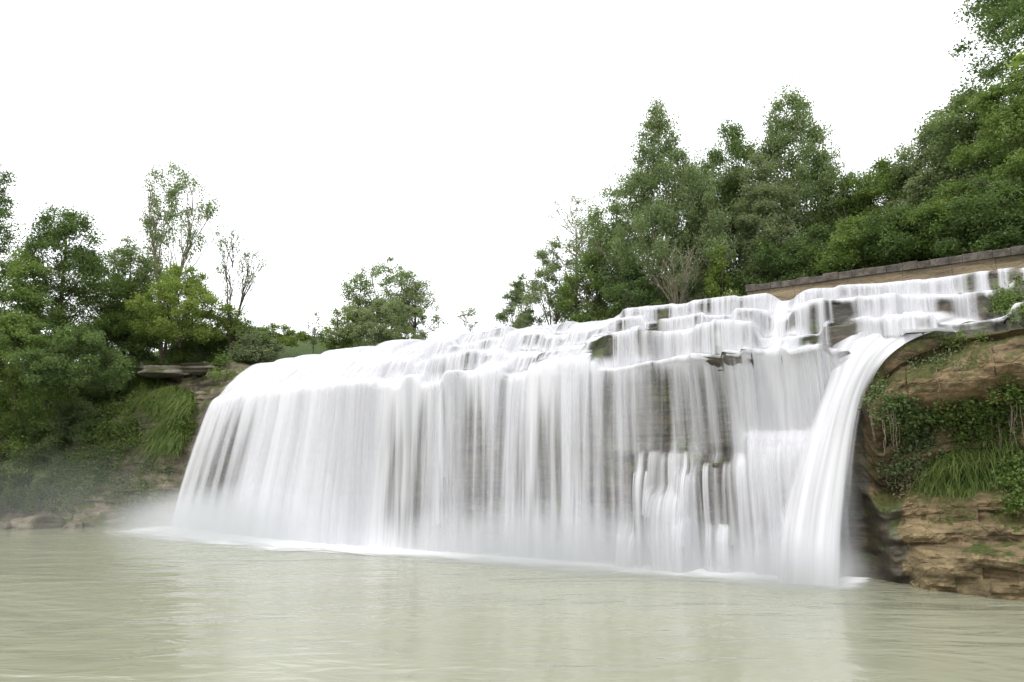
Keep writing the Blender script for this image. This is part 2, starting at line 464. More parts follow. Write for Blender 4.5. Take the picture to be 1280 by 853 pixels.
# left bank roughness
lb = sstep(.3, -1.5, U)
S2 = S2 - lb * (.5 * fbm(U * .4, Z * .5, 0, 21, 5) + .38 * strata(U, Z, 90) * sstep(-14, -6, U))
Z2 = Z2 + lb * .2 * fbm(U * .8, S2 * .8, 0, 23)
RV = wpos(U, S2, Z2)
nr, nc = U.shape
Q = grid_q(nr, nc)
cidx = np.tile(np.arange(nc - 1), nr - 1)
ridx = np.repeat(np.arange(nr - 1), nc - 1)
Vall = RV.reshape(-1, 3)
def sub(mask):
    q = Q[mask]; used, inv = np.unique(q, return_inverse=True)
    return Vall[used], inv.reshape(-1, 4)
ucm = uc[cidx]
upf_ = (np.repeat(np.arange(nr - 1), nc - 1) < n_up - 9) & (ucm < 49.8)
uj = ucm + .3 * vn(Z[:-1, :-1].ravel() * 1.3, ucm * .4, 0, 14)
mL, mR = ucm < -.05, (ucm > 42.75) & ~((uj < 43.95) & (Z[:-1, :-1].ravel() < 3.4)) & ~upf_
V, q = sub(mL); tag(mesh_np("left_cliff", V, q[:, ::-1], M['rock_left']), "overgrown grey and tan rock bank left of the waterfall", "cliff", kind="structure")
V, q = sub(~mL & ~mR); tag(mesh_np("rock_bed", V, q[:, ::-1], M['rock_fall'], smooth=True), "stepped wet brown rock wall behind the falling water", "rock wall", kind="structure")
mB = mR & (Z2[:-1, :-1].ravel() < 2.5 + .3 * vn(ucm * .8, 0, 0, 12)); mR = mR & ~mB
V, q = sub(mB); tag(mesh_np("rock_ledge", V, q[:, ::-1], M['ochre'], smooth=False), "layered ochre rock ledge at the waterline under the right cliff", "rock ledge", kind="structure")
V, q = sub(mR); tag(mesh_np("right_cliff", V, q[:, ::-1], M['rock_right'], smooth=False), "ochre mossy overhanging cliff right of the waterfall", "cliff", kind="structure")
bvh = BVHTree.FromPolygons([tuple(v) for v in Vall[:, :].tolist()], Q.tolist())
def hit(px, py):
    d = Vector(ray(px, py)).normalized()
    p, n, i, t = bvh.ray_cast(Vector((0, 0, CAMZ)), d)
    if p is None: return None, None
    if n.dot(d) > 0: n = -n
    return np.array(p), np.array(n)

# --- the water sheet
uw_ = np.arange(-.15, 49.6, .05)
WU, WS, WZ, nwu = profile(uw_, False)
sl_ = np.maximum(sstep(27, 17, uw_), .92 * slides(uw_))[None] * sstep(5.6, 6.4, WZ)
WS1, WZ1 = smooth_rows(WS, 4), smooth_rows(WZ, 4)
WSl, WZl = smooth_rows(WS, 6), smooth_rows(WZ, 6)
WS2, WZ2 = smooth_rows(WS, 40), smooth_rows(WZ, 40)
lo_ = sstep(33, 34, uw_)[None] * sstep(5.6, 5.0, WZ)
WS1 = WS1 * (1 - lo_) + WSl * lo_
WS2, WZ2 = smooth_rows(WS2, 70), smooth_rows(WZ2, 70)
WS = smooth_cols(WS1 * (1 - sl_) + WS2 * sl_, 4); WZ = smooth_cols(WZ1 * (1 - sl_) + WZ2 * sl_, 4)
WS3 = smooth_cols(WS, 3); WS = WS * (1 - lo_) + WS3 * lo_
ph_ = []
for i_, ns_ in enumerate([4, 5] + [14, 8] * (NK - 1) + [14, 10]):
    ph_ += list((np.arange(ns_) + .5) / ns_) if i_ in (2, 4, 6, 8) else [0.0] * ns_
phase = np.array(ph_ + [0.0] * (len(WU) - len(ph_)))[:, None] + 0 * WU
phase = smooth_rows(phase, 1)
P = wpos(WU, WS, WZ)
seg = np.linalg.norm(np.diff(P, axis=0), axis=2)
plen = np.vstack([np.zeros((1, P.shape[1])), np.cumsum(seg, 0)])
pl = plen.mean(1)[:, None] + 0 * plen
ds, dz = np.gradient(WS, axis=0), np.gradient(WZ, axis=0)
ln = np.sqrt(ds ** 2 + dz ** 2) + 1e-6
no_s, no_z = dz / ln, -ds / ln
tread = smooth_rows(sstep(.62, .9, np.abs(no_z)), 3)
fallw = sstep(8.9, 4.8, WZ) * sstep(27, 21, uw_)[None] + sstep(8.75, 8.3, WZ) * sstep(21, 27, uw_)[None]
ub_ = uw_[None] + .05 * vn(WZ * .35, uw_[None] * .12, 0, 15)
rel = .07 * vn(ub_ * .9, pl * .05, 0, 5) + .035 * vn(ub_ * 2.6, pl * .1, 0, 6) + .015 * vn(ub_ * 7, pl * .1, 0, 8)
off = .11 + rel * (.25 + .75 * sstep(12.2, 8.0, WZ)) * (1 - .6 * tread)
WS = WS + no_s * off; WZ = WZ + no_z * off
WP = wpos(WU, WS, WZ)
# how much water runs over each place: rows are heights, columns distances along the foot
FU = [0, 2.5, 4.5, 7, 9.5, 14, 20, 23, 25.2, 27.2, 28.6, 30.6, 32, 33.4, 34.6, 36.2, 37.0, 37.8, 38.8, 39.6, 40.6, 41.4, 42.2]
FZ = [0, 2.2, 4.4, 5.3, 6.5, 7.8, 8.7]
FT = [[.85, .85, .72, .85, .95, 1.0, .95, .80, .60, .60, .80, .80, .52, .46, .34, .28, .24, .30, .62, .62, .80, .92, .90],
      [.80, .72, .50, .62, .92, 1.0, .90, .70, .36, .40, .76, .72, .36, .32, .26, .22, .14, .24, .62, .58, .76, .96, .95],
      [.80, .76, .50, .60, .92, 1.0, .90, .70, .38, .42, .78, .72, .38, .28, .24, .28, .10, .34, .84, .78, .90, 1.0, 1.0],
      [.82, .78, .54, .60, .94, 1.0, .90, .72, .42, .46, .80, .74, .42, .28, .16, .26, .34, .42, .62, .58, .80, 1.0, 1.0],
      [.85, .82, .60, .70, .96, 1.0, .92, .78, .52, .56, .84, .82, .52, .26, .20, .36, .44, .34, .62, .46, .74, 1.0, 1.0],
      [.90, .90, .80, .86, 1.0, 1.0, .96, .86, .70, .72, .88, .86, .62, .36, .30, .46, .52, .40, .66, .48, .74, 1.0, 1.0],
      [.92, .95, .92, .96, 1.0, 1.0, 1.0, .95, .88, .88, .94, .93, .84, .66, .60, .74, .80, .62, .84, .62, .76, 1.0, 1.0]]
FT = np.array(FT)
zi = np.interp(WZ, FZ, np.arange(len(FZ)))
z0 = np.clip(np.floor(zi).astype(int), 0, len(FZ) - 2); zf = zi - z0
cols = np.stack([np.interp(uw_, FU, r) for r in FT])             # heights x columns
ci = np.arange(len(uw_))[None] + 0 * z0
flow = cols[z0, ci] * (1 - zf) + cols[z0 + 1, ci] * zf
up_ = sstep(8.6, 9.0, WZ)
upa_ = (.30 + .70 * sstep(15, 25, uw_))[None] * (.75 + .5 * vn(uw_[None] * .5, WZ * .8, 0, 73))
flow_up = 1.02 - .74 * sstep(0, .25, phase) * (1 - sstep(.5, 1.05, phase)) * upa_ + .14 * vn(uw_[None] * .45, WZ * .6, 0, 72)
flow_up = flow_up + .3 * np.exp(-((uw_[None] - 43.9) / 1.2) ** 2)
for (a, r, k) in [(1.4, .25, .22), (2.7, .3, .34), (4.3, .42, .42), (5.9, .4, .40), (7.7, .5, .30), (11.6, .6, .14), (15.2, .6, .14), (18.2, .5, .2), (20.6, .45, .30), (22.4, .35, .26), (24.3, .4, .3), (29.6, .3, .25)]:
    flow = flow - k * np.exp(-((uw_[None] + .25 * vn(WZ * .3, a, 0, 2) - a) / (r * (.6 + .8 * sstep(8.5, 3, WZ)))) ** 2) * sstep(9.0, 6.6, WZ) * (1 - .55 * sstep(2.2, .3, WZ))
flow = flow * (1 - up_) + flow_up * up_
flow = flow + .16 * slides(uw_)[None] * sstep(6.0, 8.0, WZ)
flow = flow + .30 * tread * (1 - up_) * (1 - .6 * lo_) - .34 * np.clip(vn(uw_[None] * 1.3, WZ * .3, 0, 94) + .15, 0, 1) * tread * sstep(20, 26, uw_)[None] * sstep(41, 40, uw_)[None]
# bare rocks left standing in the water: (u, z, half width, half height, amount)
for (a, b, ra, rb, k) in [(31.9, 9.75, .55, .55, .9), (34.3, 10.3, .38, .9, .9), (34.9, 9.9, .4, .5, .5), (42.3, 9.9, .36, .62, 1.1), (41.2, 9.8, .26, .55, .7),
                          (45.9, 10.0, .4, .5, .55), (46.9, 11.2, .25, .4, .5), (47.7, 11.3, .25, .5, .9), (48.4, 11.2, .3, .5, .9), (48.5, 10.1, .4, .6, .9), (47.3, 9.9, .3, .5, .6), (37, 11.6, .7, .25, .4), (26, 9.9, .9, .4, .25)]:
    wob_ = .35 * vn(uw_[None] * 2.2, WZ * 2.2, 0, 97)
    flow = flow - 1.25 * k * np.exp(-(((uw_[None] - a) / ra) ** 2 + ((WZ - b - .15) / (rb * 1.25)) ** 2) * (1 + wob_) * 1.1)
brk = (.34 + .66 * sstep(14, 27, uw_))[None] * np.where(WZ > 8.8, .15 + .9 * sstep(0, .25, phase) * (1 - .6 * sstep(.5, 1.05, phase)), fallw * (1 - .8 * tread))
brk = brk + .45 * lo_ * (1 - tread) * sstep(5.0, 4.4, WZ) * sstep(41, 39, uw_)[None]
crn_ = np.clip(1 - np.abs(np.arange(len(WU)) - nwu + 3) / 12.0, 0, 1)[:, None] ** .5
for kk_ in range(NK): crn_ = np.maximum(crn_, .6 * np.clip(1 - np.abs(np.arange(len(WU)) - (9 + 22 * kk_)) / 5.0, 0, 1)[:, None])
flow = flow - .75 * crn_ * np.clip(vn(uw_[None] * 1.7, WZ * .2, 0, 98) * 1.2 + .1, 0, 1) * sstep(19, 25, uw_)[None]
brk = np.clip(brk + .4 * crn_ * sstep(19, 25, uw_)[None], 0, 1)
flow = np.where(WZ < 9.2, flow - .24 * sstep(17, 24, uw_)[None] * sstep(34, 32, uw_)[None] * fallw, flow)
edge = sstep(-.2, .7, uw_)[None] * np.where(WZ > 9.1, sstep(49.5, 48.6, uw_)[None], np.where(WZ > 6, sstep(42.95, 41.7, uw_)[None], sstep(42.5, 41.2, uw_)[None]))
edge = smooth_rows(edge, 2)
flow = flow * edge - (1 - edge) * .9
flow = flow - (.0 * sstep(45.2, 46.2, uw_)[None] + .14 * sstep(26, 30, uw_)[None] * (1 + vn(uw_[None] * 1.1, WZ * .7, 0, 93))) * up_ * (1 - .6 * tread)
uvw = np.stack([ub_ + 0 * pl, pl], -1).reshape(-1, 2)
wf = thing("waterfall", wpos(np.array(20.), np.array(0.), np.array(0.)), "wide white silky waterfall pouring over stepped rock into the river", "waterfall")
wr, wc = WU.shape
WQ = grid_q(wr, wc); rI = np.repeat(np.arange(wr - 1), wc - 1)
WV = WP.reshape(-1, 3)
def sheet(name, mask):
    q = WQ[mask]; used, inv = np.unique(q, return_inverse=True)
    o = mesh_np(name, WV[used] - np.array(wf.location), inv.reshape(-1, 4)[:, ::-1], M['fall'], wf, True, {"flow": flow.reshape(-1)[used], "brk": brk.reshape(-1)[used]}, uvw[used])
    return o
cI = np.tile(np.arange(wc - 1), wr - 1); uI = uw_[cI]; zI = WZ[:-1, :-1].ravel()
sheet("upper_cascade", rI < nwu)
low = (rI >= nwu) & (uI > 33.4) & (zI < 5.05)
sheet("lower_cascade", low)
sheet("main_curtain", (rI >= nwu) & ~low)

# --- separate strands of water in front of the veil
def strand_mat():
    m = NT("white_water_strands")
    uv = m.n("ShaderNodeUVMap").outputs[0]
    fl = m.n("ShaderNodeAttribute", attribute_name="flow").outputs["Fac"]
    a = m.noise(m.mapv(uv, (5, .16, 1)), 1.0, 3, .5, .2)
    al = m.math('MULTIPLY', fl, m.rng(a, .25, .62, .45, 1.0), True)
    d = m.n("ShaderNodeBsdfDiffuse"); d.inputs[0].default_value = (.72, .72, .75, 1)
    t = m.n("ShaderNodeBsdfTranslucent"); t.inputs[0].default_value = (.72, .72, .75, 1)
    mx = m.n("ShaderNodeMixShader"); mx.inputs[0].default_value = .25
    m.l(d.outputs[0], mx.inputs[1]); m.l(t.outputs[0], mx.inputs[2])
    tr = m.n("ShaderNodeBsdfTransparent")
    m2 = m.n("ShaderNodeMixShader"); m.l(al, m2.inputs[0]); m.l(tr.outputs[0], m2.inputs[1]); m.l(mx.outputs[0], m2.inputs[2])
    return m.done(m2.outputs[0])
M['strand'] = strand_mat()
rsS = np.random.RandomState(4242)
def strand_mesh(name, items):
    VV, QQ, AA, UU, n0 = [], [], [], [], 0
    xs = np.linspace(-1, 1, 7); prof_ = np.cos(xs * math.pi / 2) ** 1.5
    for (r0, r1, c, w0, w1, a, bulge, drift) in items:
        st = 3 if r1 - r0 > 50 else 1
        rows = np.arange(r0, r1, st); t = np.linspace(0, 1, len(rows))[:, None]
        cc = c + drift * t / .05 + xs[None] * (w0 + (w1 - w0) * t) * .5 / .05
        cc = np.clip(cc, 0, wc - 1.001); c0 = np.floor(cc).astype(int); cf = (cc - c0)[..., None]
        Pm = WP[rows[:, None], c0] * (1 - cf) + WP[rows[:, None], np.minimum(c0 + 1, wc - 1)] * cf
        Pm = Pm + np.array([-NI[0], -NI[1], .25]) * (bulge * np.sqrt(np.clip(t, 0, 1)) * (1 - .6 * t) * (.6 + .4 * prof_[None]) + .02)[..., None]
        fade = np.clip(t / .07, 0, 1) * (1 - .35 * t)
        e = edge[rows[:, None], c0]
        al = a * prof_[None] * fade * e
        k = len(rows)
        VV.append(Pm.reshape(-1, 3)); QQ.append(grid_q(k, 7)[:, ::-1] + n0); n0 += k * 7
        AA.append(al.ravel()); UU.append(np.stack([cc * .05, pl[rows[:, None], c0]], -1).reshape(-1, 2))
    o = mesh_np(name, np.concatenate(VV) - np.array(wf.location), np.concatenate(QQ), M['strand'], wf, True, {"flow": np.concatenate(AA)}, np.concatenate(UU))
    o["kind"] = "stuff"
    return o
items = []
for _ in range(760):
    u = rsS.uniform(.3, 42.6); c = int((u - uw_[0]) / .05)
    fl_ = np.interp(u, FU, FT[4]) * (.62 + .55 * float(vn(u * .8, 0, 0, 31)))
    if rsS.uniform() > fl_ + (.05 if u < 33 else .3): continue
    r0 = nwu - 8 + rsS.randint(0, 22); r1 = nwu + 146
    if rsS.uniform() < .22: r1 = nwu + rsS.randint(60, 140)
    if 33.2 < u < 41.2 and rsS.uniform() < .8: r1 = nwu + int(np.argmin(np.abs(WZ[nwu:, c] - 4.6))) + rsS.randint(-8, 4)
    w = rsS.choice([.12, .25, .5, .9], p=[.25, .3, .27, .18]) * rsS.uniform(.7, 1.3)
    if u < 22: w = max(w, .3) * 1.5
    items.append((r0, r1, c, w, w * rsS.uniform(1.2, 2.2), rsS.uniform(.25, .95) * min(1, fl_ + .15) * (.34 if u < 22 else 1), rsS.uniform(.02, .30), rsS.normal() * .12))
for (a_, b_, zt_, o_) in BLOCKS:                                       # water running over each ledge
    for _ in range(int((b_ - a_) * (8 if a_ > 38 else 6))):
        u = rsS.uniform(a_ + .05, b_ - .05)
        if 37.0 < u < 37.55 and zt_ > 4: continue
        c = int((u - uw_[0]) / .05)
        r0 = nwu + int(np.argmin(np.abs(WZ[nwu:, c] - zt_ - .25))); r1 = nwu + 147
        if r1 - r0 < 12: continue
        if rsS.uniform() < .3: r1 = r0 + int((r1 - r0) * rsS.uniform(.4, .9))
        w = rsS.choice([.12, .22, .45], p=[.35, .4, .25]) * rsS.uniform(.7, 1.3)
        items.append((r0, r1, c, w, w * rsS.uniform(1.1, 1.7), rsS.uniform(.4, .95), rsS.uniform(.05, .22), rsS.normal() * .06 - .05))
strand_mesh("long_strands", items)
items = []; cum_ = np.cumsum([0, 4, 5] + [14, 8] * (NK - 1) + [14, 10])
for _ in range(1700):
    k = rsS.randint(NK); u = rsS.uniform(.3, 48.8) if rsS.uniform() < .3 else rsS.uniform(18, 48.8); c = int((u - uw_[0]) / .05)
    if flow[cum_[2 + 2 * k] + 7, c] < rsS.uniform(-.1, .35): continue
    r0 = cum_[2 + 2 * k] - 4; r1 = cum_[3 + 2 * k] + rsS.randint(2, 7)
    w = rsS.choice([.10, .22, .45], p=[.4, .35, .25]) * rsS.uniform(.7, 1.3)
    items.append((r0, r1, c, w, w * rsS.uniform(1.0, 1.7), rsS.uniform(.15, .85), rsS.uniform(.0, .10), rsS.normal() * .04))
strand_mesh("short_strands", items)

# --- the white chute that slides down to the left past the cliff
RE = np.array([(47.6, 2.5, 9.50), (46.9, 2.1, 9.45), (45.9, 1.4, 9.28), (44.7, .75, 8.75), (43.75, .35, 8.0), (43.15, .15, 7.0), (42.8, .05, 5.6), (42.5, -.1, 3.8), (42.2, -.25, 1.9), (42.0, -.4, -.1)])
LE = np.array([(42.0, 3.6, 10.8), (41.1, 3.15, 9.9), (40.5, 2.65, 9.2), (40.3, 2.2, 8.3), (40.9, 1.75, 7.4), (40.7, 1.25, 6.4), (40.5, .85, 5.3), (40.3, .35, 3.8), (40.1, .0, 1.9), (40.0, -.3, -.1)])
def dens(A, n):
    t = np.linspace(0, len(A) - 1, n); B = np.stack([np.interp(t, np.arange(len(A)), A[:, i]) for i in range(3)], 1)
    for _ in range(60): B[1:-1] = .25 * B[:-2] + .5 * B[1:-1] + .25 * B[2:]
    return B
nt_, na_ = 160, 90
RE[:5, 2] += [-.05, -.02, .05, .12, .1]; RE[2:6, 1] -= [.15, .3, .3, .15]
LE[:5, 2] += [.1, .2, .25, .2, .1]
LE[5:, 0] -= [.1, .4, .8, 1.1, 1.2]
Rr_, Ll_ = dens(RE, nt_), dens(LE, nt_)
aa_ = np.linspace(0, 1, na_)
SC_ = Ll_[:, None] * (1 - aa_[None, :, None]) + Rr_[:, None] * aa_[None, :, None]
tt_ = np.linspace(0, 1, nt_)[:, None]
bul = .28 * np.sin(aa_ * math.pi)[None] * sstep(0, .3, tt_) + .05 * vn(aa_[None] * 9, tt_ * 1.2, 0, 3) + .03 * vn(aa_[None] * 22, tt_ * 2, 0, 4)
SC_[..., 2] += .6 * np.sin(aa_ * math.pi)[None] ** .8 * sstep(.35, .0, tt_)
CP = wpos(SC_[..., 0], SC_[..., 1] - bul, SC_[..., 2] + .05)
cfl = (.80 - .4 * sstep(.45, 0, aa_)[None] - .25 * sstep(.6, 1, tt_) * sstep(.5, 0, aa_)[None]) + 0 * tt_
cfl = cfl - .9 * sstep(.10, 0, tt_) - .95 * sstep(.55, 0, aa_)[None] - .8 * sstep(.80, 1, aa_)[None] * sstep(.3, .6, tt_) - .3 * sstep(.6, 1.0, aa_)[None] * sstep(.35, .1, tt_) * (1 + vn(aa_[None] * 14, tt_ * 2, 0, 8))
cbr = .75 + .25 * sstep(.3, .8, tt_) + 0 * cfl
mesh_np("side_chute", CP.reshape(-1, 3) - np.array(wf.location), grid_q(nt_, na_)[:, ::-1], M['fall'], wf, True, {"flow": cfl.ravel(), "brk": cbr.ravel()},
        np.stack([aa_[None] * 4.6 + .12 * vn(tt_ * 3, aa_[None] * 3, 0, 5), tt_ * 12 + 0 * aa_[None]], -1).reshape(-1, 2))

# --- foam along the foot
fu = np.arange(-2.5, 45, .12); fr = np.linspace(0, 1, 40)
fs = base_s(fu)[None] + .5 - fr[:, None] * (4.2 + 3.0 * sstep(28, 5, fu)[None])
fo = (1 - fr[:, None]) ** 1.0 * 1.1 * sstep(-2.5, .5, fu)[None] * sstep(43.2, 42.0, fu)[None]
fz = .035 + .10 * (1 - sstep(0, .32, fr[:, None])) * sstep(-1, 1, fu)[None] * sstep(44, 42, fu)[None] * (.7 + .5 * fbm(fu * 1.5, 0, 0, 4)[None]) + 0 * fs
fv = wpos(fu[None] + 0 * fs, fs, fz).reshape(-1, 3)
tag(mesh_np("foam", fv, grid_q(*fs.shape)[:, ::-1], M['foam'], None, True, {"foam": fo.ravel()}, np.stack([fu[None] + 0 * fs, fs], -1).reshape(-1, 2)),
    "white foam where the waterfall meets the river", "foam", kind="stuff")

# ------------------------------------------------------------------ river, riverbed, terrain
def sheet_grid(x0, x1, y0, y1, z, n=2):
    xs, ys = np.linspace(x0, x1, n), np.linspace(y0, y1, n)
    X, Y = np.meshgrid(xs, ys); return np.stack([X, Y, 0 * X + z], -1).reshape(-1, 3), grid_q(n, n)
V, q = sheet_grid(-160, 160, -120, 70, 0.0)
tag(mesh_np("river", V, q, M['river']), "calm silty green river in front of the falls", "river", kind="structure")
V, q = sheet_grid(-1500, 1500, -1500, 1500, -1.5)
tag(mesh_np("ground", V, q, M['ground']), "ground under and around the river", "ground", kind="structure")

def terr_z(u, d):
    u, d = np.asarray(u, float), np.asarray(d, float)
    L = sstep(4, -8, u); Rr = sstep(36, 46, u)
    z = 11.75 + L * (4.7 * sstep(-2, 9, d) + .10 * np.clip(d - 9, 0, 40)) + Rr * (1.0 * sstep(-1.5, 0, d) + .42 * np.clip(d, 0, 30))
    z = z + (1 - L) * (1 - Rr) * .9 * sstep(6, 14, d)
    z = z + .5 * fbm(u * .12, d * .12, 0, 3) * sstep(-3, 5, d)
    return z
def ground_at(x, y):
    u, s = to_us((x, y)); d = s - float(lip_f(u)) - 4
    if d < -4:
        p, n, i, t = bvh.ray_cast(Vector((x, y, 40)), Vector((0, 0, -1)))
        return p.z if p is not None else 0.0
    return float(terr_z(u, d))
tu = np.concatenate([np.arange(-90, -30, 4.), np.arange(-30, 80, .8), np.arange(80, 140, 4.)]); td = np.concatenate([np.arange(-.9, 30, .8), np.arange(30, 160, 5.)])
TU, TD = np.meshgrid(tu, td)
TZ = terr_z(TU, TD); TZ[0] = np.where((TU[0] > -26) & (TU[0] < 60), 11.4, TZ[0])
V = wpos(TU, lip_f(TU) + 4 + TD, TZ).reshape(-1, 3)
tag(mesh_np("hillside", V, grid_q(*TU.shape), M['ground']), "wooded hillside above and behind the falls", "hillside", kind="structure")

# ------------------------------------------------------------------ parapet wall above the right end of the fall
def prism_along(a, b, w, z0, z1, nseg, seed, jit=.015, back=0.0):
    """closed box along a-b (plan), its front face on the line a-b moved back, cut in stones"""
    a, b = np.array(a[:2]), np.array(b[:2]); L = np.linalg.norm(b - a); t = (b - a) / L
    nb = np.array([-t[1], t[0]])
    if nb[1] < 0: nb = -nb
    mb = MB(); rs = np.random.RandomState(seed)
    cuts = np.concatenate([[0], np.cumsum(rs.uniform(.7, 1.3, nseg))]); cuts = cuts / cuts[-1] * L
    for i in range(nseg):
        g = .012; j = rs.uniform(-jit, jit, 4)
        x0, x1 = cuts[i] + g * (i > 0), cuts[i + 1]
        f, k = back + j[0], back + w + j[1]; lo, hi = z0, z1 + j[2]
        ch = min(.03, .2 * (hi - lo))
        prof = [(f, lo), (k, lo), (k, hi - ch), (k - ch, hi), (f + ch, hi), (f, hi - ch)]
        V = []
        for x in (x0, x1):
            for d, z in prof:
                p = a + t * x + nb * d; V.append((p[0], p[1], z))
        n = len(prof)
        Qs = [[q, (q + 1) % n, n + (q + 1) % n, n + q] for q in range(n)] + [[0, 3, 2, 1], [0, 5, 4, 3], [n, n + 1, n + 2, n + 3], [n, n + 3, n + 4, n + 5]]
        mb.add(V, Qs)
    return mb.get()
pa, pb = at_z(932, 357, 13.15), at_z(1280, 307.5, 13.15)
pe = pb + (pb - pa) * .5
pw = thing("parapet_wall", (pa[0], pa[1], 11.5), "long low parapet wall with dark weathered coping above the falls", "wall")
V, q = prism_along(pa, pe, .55, 12.83, 13.15, 30, 5, .035); mesh_np("coping", V - np.array(pw.location), q, M['coping'], pw, False)
V, q = prism_along(pa, pe, .40, 11.0, 12.85, 9, 8, .006, .14); mesh_np("wall_base", V - np.array(pw.location), q, M['sandstone'], pw, False)

# ------------------------------------------------------------------ plants
def leaves(rs, cen, size, up=.35, asp=.55, n_dir=None):
    """one small folded leaf quad per centre"""
    n = len(cen)
    size = np.broadcast_to(size, (n,)) * rs.uniform(.65, 1.35, n)
    a = rs.normal(size=(n, 3)); a[:, 2] *= .6
    if n_dir is not None: a = a + n_dir
    a /= np.linalg.norm(a, axis=1)[:, None] + 1e-9
    nn = rs.normal(size=(n, 3)); nn[:, 2] = np.abs(nn[:, 2]) + up
    b = np.cross(a, nn); b /= np.linalg.norm(b, axis=1)[:, None] + 1e-9
    nn = np.cross(b, a)
    hl, hw = size[:, None] * .5, size[:, None] * .5 * asp
    v0 = cen - a * hl; v2 = cen + a * hl - nn * hl * .25
    v1 = cen + b * hw + nn * hw * .25 - a * hl * .1; v3 = cen - b * hw + nn * hw * .25 - a * hl * .1
    V = np.stack([v0, v1, v2, v3], 1).reshape(-1, 3)
    return V, np.arange(4 * n).reshape(-1, 4)

def bez(a, b, rise, rs, n=6, wob=.12):
    t = np.linspace(0, 1, n)[:, None]
    mid = .45 * a + .55 * b; mid = np.array([mid[0], mid[1], mid[2] - rise])
    P = (1 - t) ** 2 * a + 2 * t * (1 - t) * mid + t ** 2 * b
    return P + rs.normal(size=P.shape) * wob * np.sin(t * math.pi) * np.linalg.norm(b - a) * .15

def plant(name, base, H, prof, label, cat, mat='leaf_mid', bark='bark', nclump=70, per=130, leaf=.2, rc=.55, seed=1, group=None,
          trunk_r=.16, up=0.0, lean=(0, 0), stems=1, limbs=26, bare=0.0, flat=.7, shell=.45, part="trunk", crown="crown", twigs=True, sep=0):
    """tree or bush: prof is a list of (height fraction, radius in metres) for the crown"""
    rs = np.random.RandomState(seed); leaf *= .84; per = int(per * 1.35)
    base = np.asarray(base, float)
    root = thing(name, base, label, cat, group)
    ph, pr = np.array([p[0] for p in prof]), np.array([p[1] for p in prof])
    tb = MB(); trunks = []
    for s in range(stems):
        top = np.array([lean[0], lean[1], H * .93])
        if stems > 1:
            an = 2 * math.pi * s / stems + rs.uniform(0, 1); sr = np.interp(.6, ph, pr) * rs.uniform(.35, .75)
            top = top * rs.uniform(.72, 1.0) + np.array([math.cos(an) * sr, math.sin(an) * sr, 0])
        n = 10; t = np.linspace(0, 1, n)[:, None]
        Pt = t * top * np.array([[1, 1, 1]]); Pt[:, :2] = (t ** 1.3) * top[:2]
        Pt[1:-1, :2] += np.cumsum(rs.normal(size=(n - 2, 2)), 0) * .012 * H * .5
        Pt[0, 2] = -.4
        tb.tube(Pt, (trunk_r / (stems ** .45)) * (1 - t[:, 0] * .9), 7); trunks.append(Pt)
    # clump centres
    cs = []
    h0 = ph[0]
    tries = 0
    while len(cs) < nclump and tries < 20000:
        tries += 1
        t = rs.uniform(h0, ph[-1]); r = np.interp(t, ph, pr)
        if rs.uniform() > (r / pr.max()) ** 1.1 + .04: continue
        an = rs.uniform(0, 2 * math.pi)
        mod = .80 + .42 * float(vn(math.cos(an) * 1.3, math.sin(an) * 1.3, t * 5, seed))
        q = rs.uniform() ** shell
        c = np.array([math.cos(an) * r * q * mod, math.sin(an) * r * q * mod, t * H])
        if sep and cs and np.min(np.linalg.norm(np.array(cs) - c, axis=1)) < sep: continue
        T = trunks[rs.randint(len(trunks))]
        c[:2] += np.array([np.interp(c[2], T[:, 2], T[:, 0]), np.interp(c[2], T[:, 2], T[:, 1])]) if stems == 1 else np.array(lean) * t
        cs.append(c)
    cs = np.array(cs)
    for c in cs[rs.permutation(len(cs))[:limbs]]:
        T = trunks[int(np.argmin([np.linalg.norm(np.array([np.interp(c[2] * .7, T[:, 2], T[:, 0]), np.interp(c[2] * .7, T[:, 2], T[:, 1])]) - c[:2]) for T in trunks]))]
        zz = max(.12 * H, c[2] - np.linalg.norm(c[:2]) * (1.3 if up > .3 else .7) - .04 * H)
        a = np.array([np.interp(zz, T[:, 2], T[:, 0]), np.interp(zz, T[:, 2], T[:, 1]), zz])
        Pl = bez(a, c, .15 * np.linalg.norm(c - a) * (1 if up < .3 else -.2), rs)
        r0 = trunk_r * .38 * (1 - .7 * zz / H)
        tb.tube(Pl, np.linspace(r0, .012, len(Pl)), 5)
        for k in range(3 if twigs else 0):
            d = rs.normal(size=3) * rc * .9; d[2] = abs(d[2]) * .8 + up * rc
            tb.tube(np.stack([Pl[-2], c + d * .5, c + d * 1.1]), np.array([.018, .012, .005]), 4)
    V, q = tb.get(); mesh_np(part, V, q, M[bark], root)
    # leaves
    keep = rs.uniform(size=len(cs)) >= bare
    L = []
    for c in cs[keep]:
        k = int(per * rs.uniform(.55, 1.4)); rr = rc * rs.uniform(.7, 1.3)
        g = rs.normal(size=(k, 3)) * rr * np.array([.62, .62, .62 * flat]) * (rs.uniform(size=(k, 1)) ** .25)
        gl = np.linalg.norm(g, axis=1)[:, None]; g = g * np.minimum(1, 1.05 * rr / (gl + 1e-6))
        if up > .3: g[:, 2] *= 1.7; g[:, :2] += (g[:, 2:3]) * .25 * c[:2] / (np.linalg.norm(c[:2]) + .5)
        L.append(c + g)
    L = np.concatenate(L)
    V, q = leaves(rs, L, leaf, n_dir=np.array([[0, 0, up * 2]]))
    mesh_np(crown, V, q, M[mat], root, False)
    return root

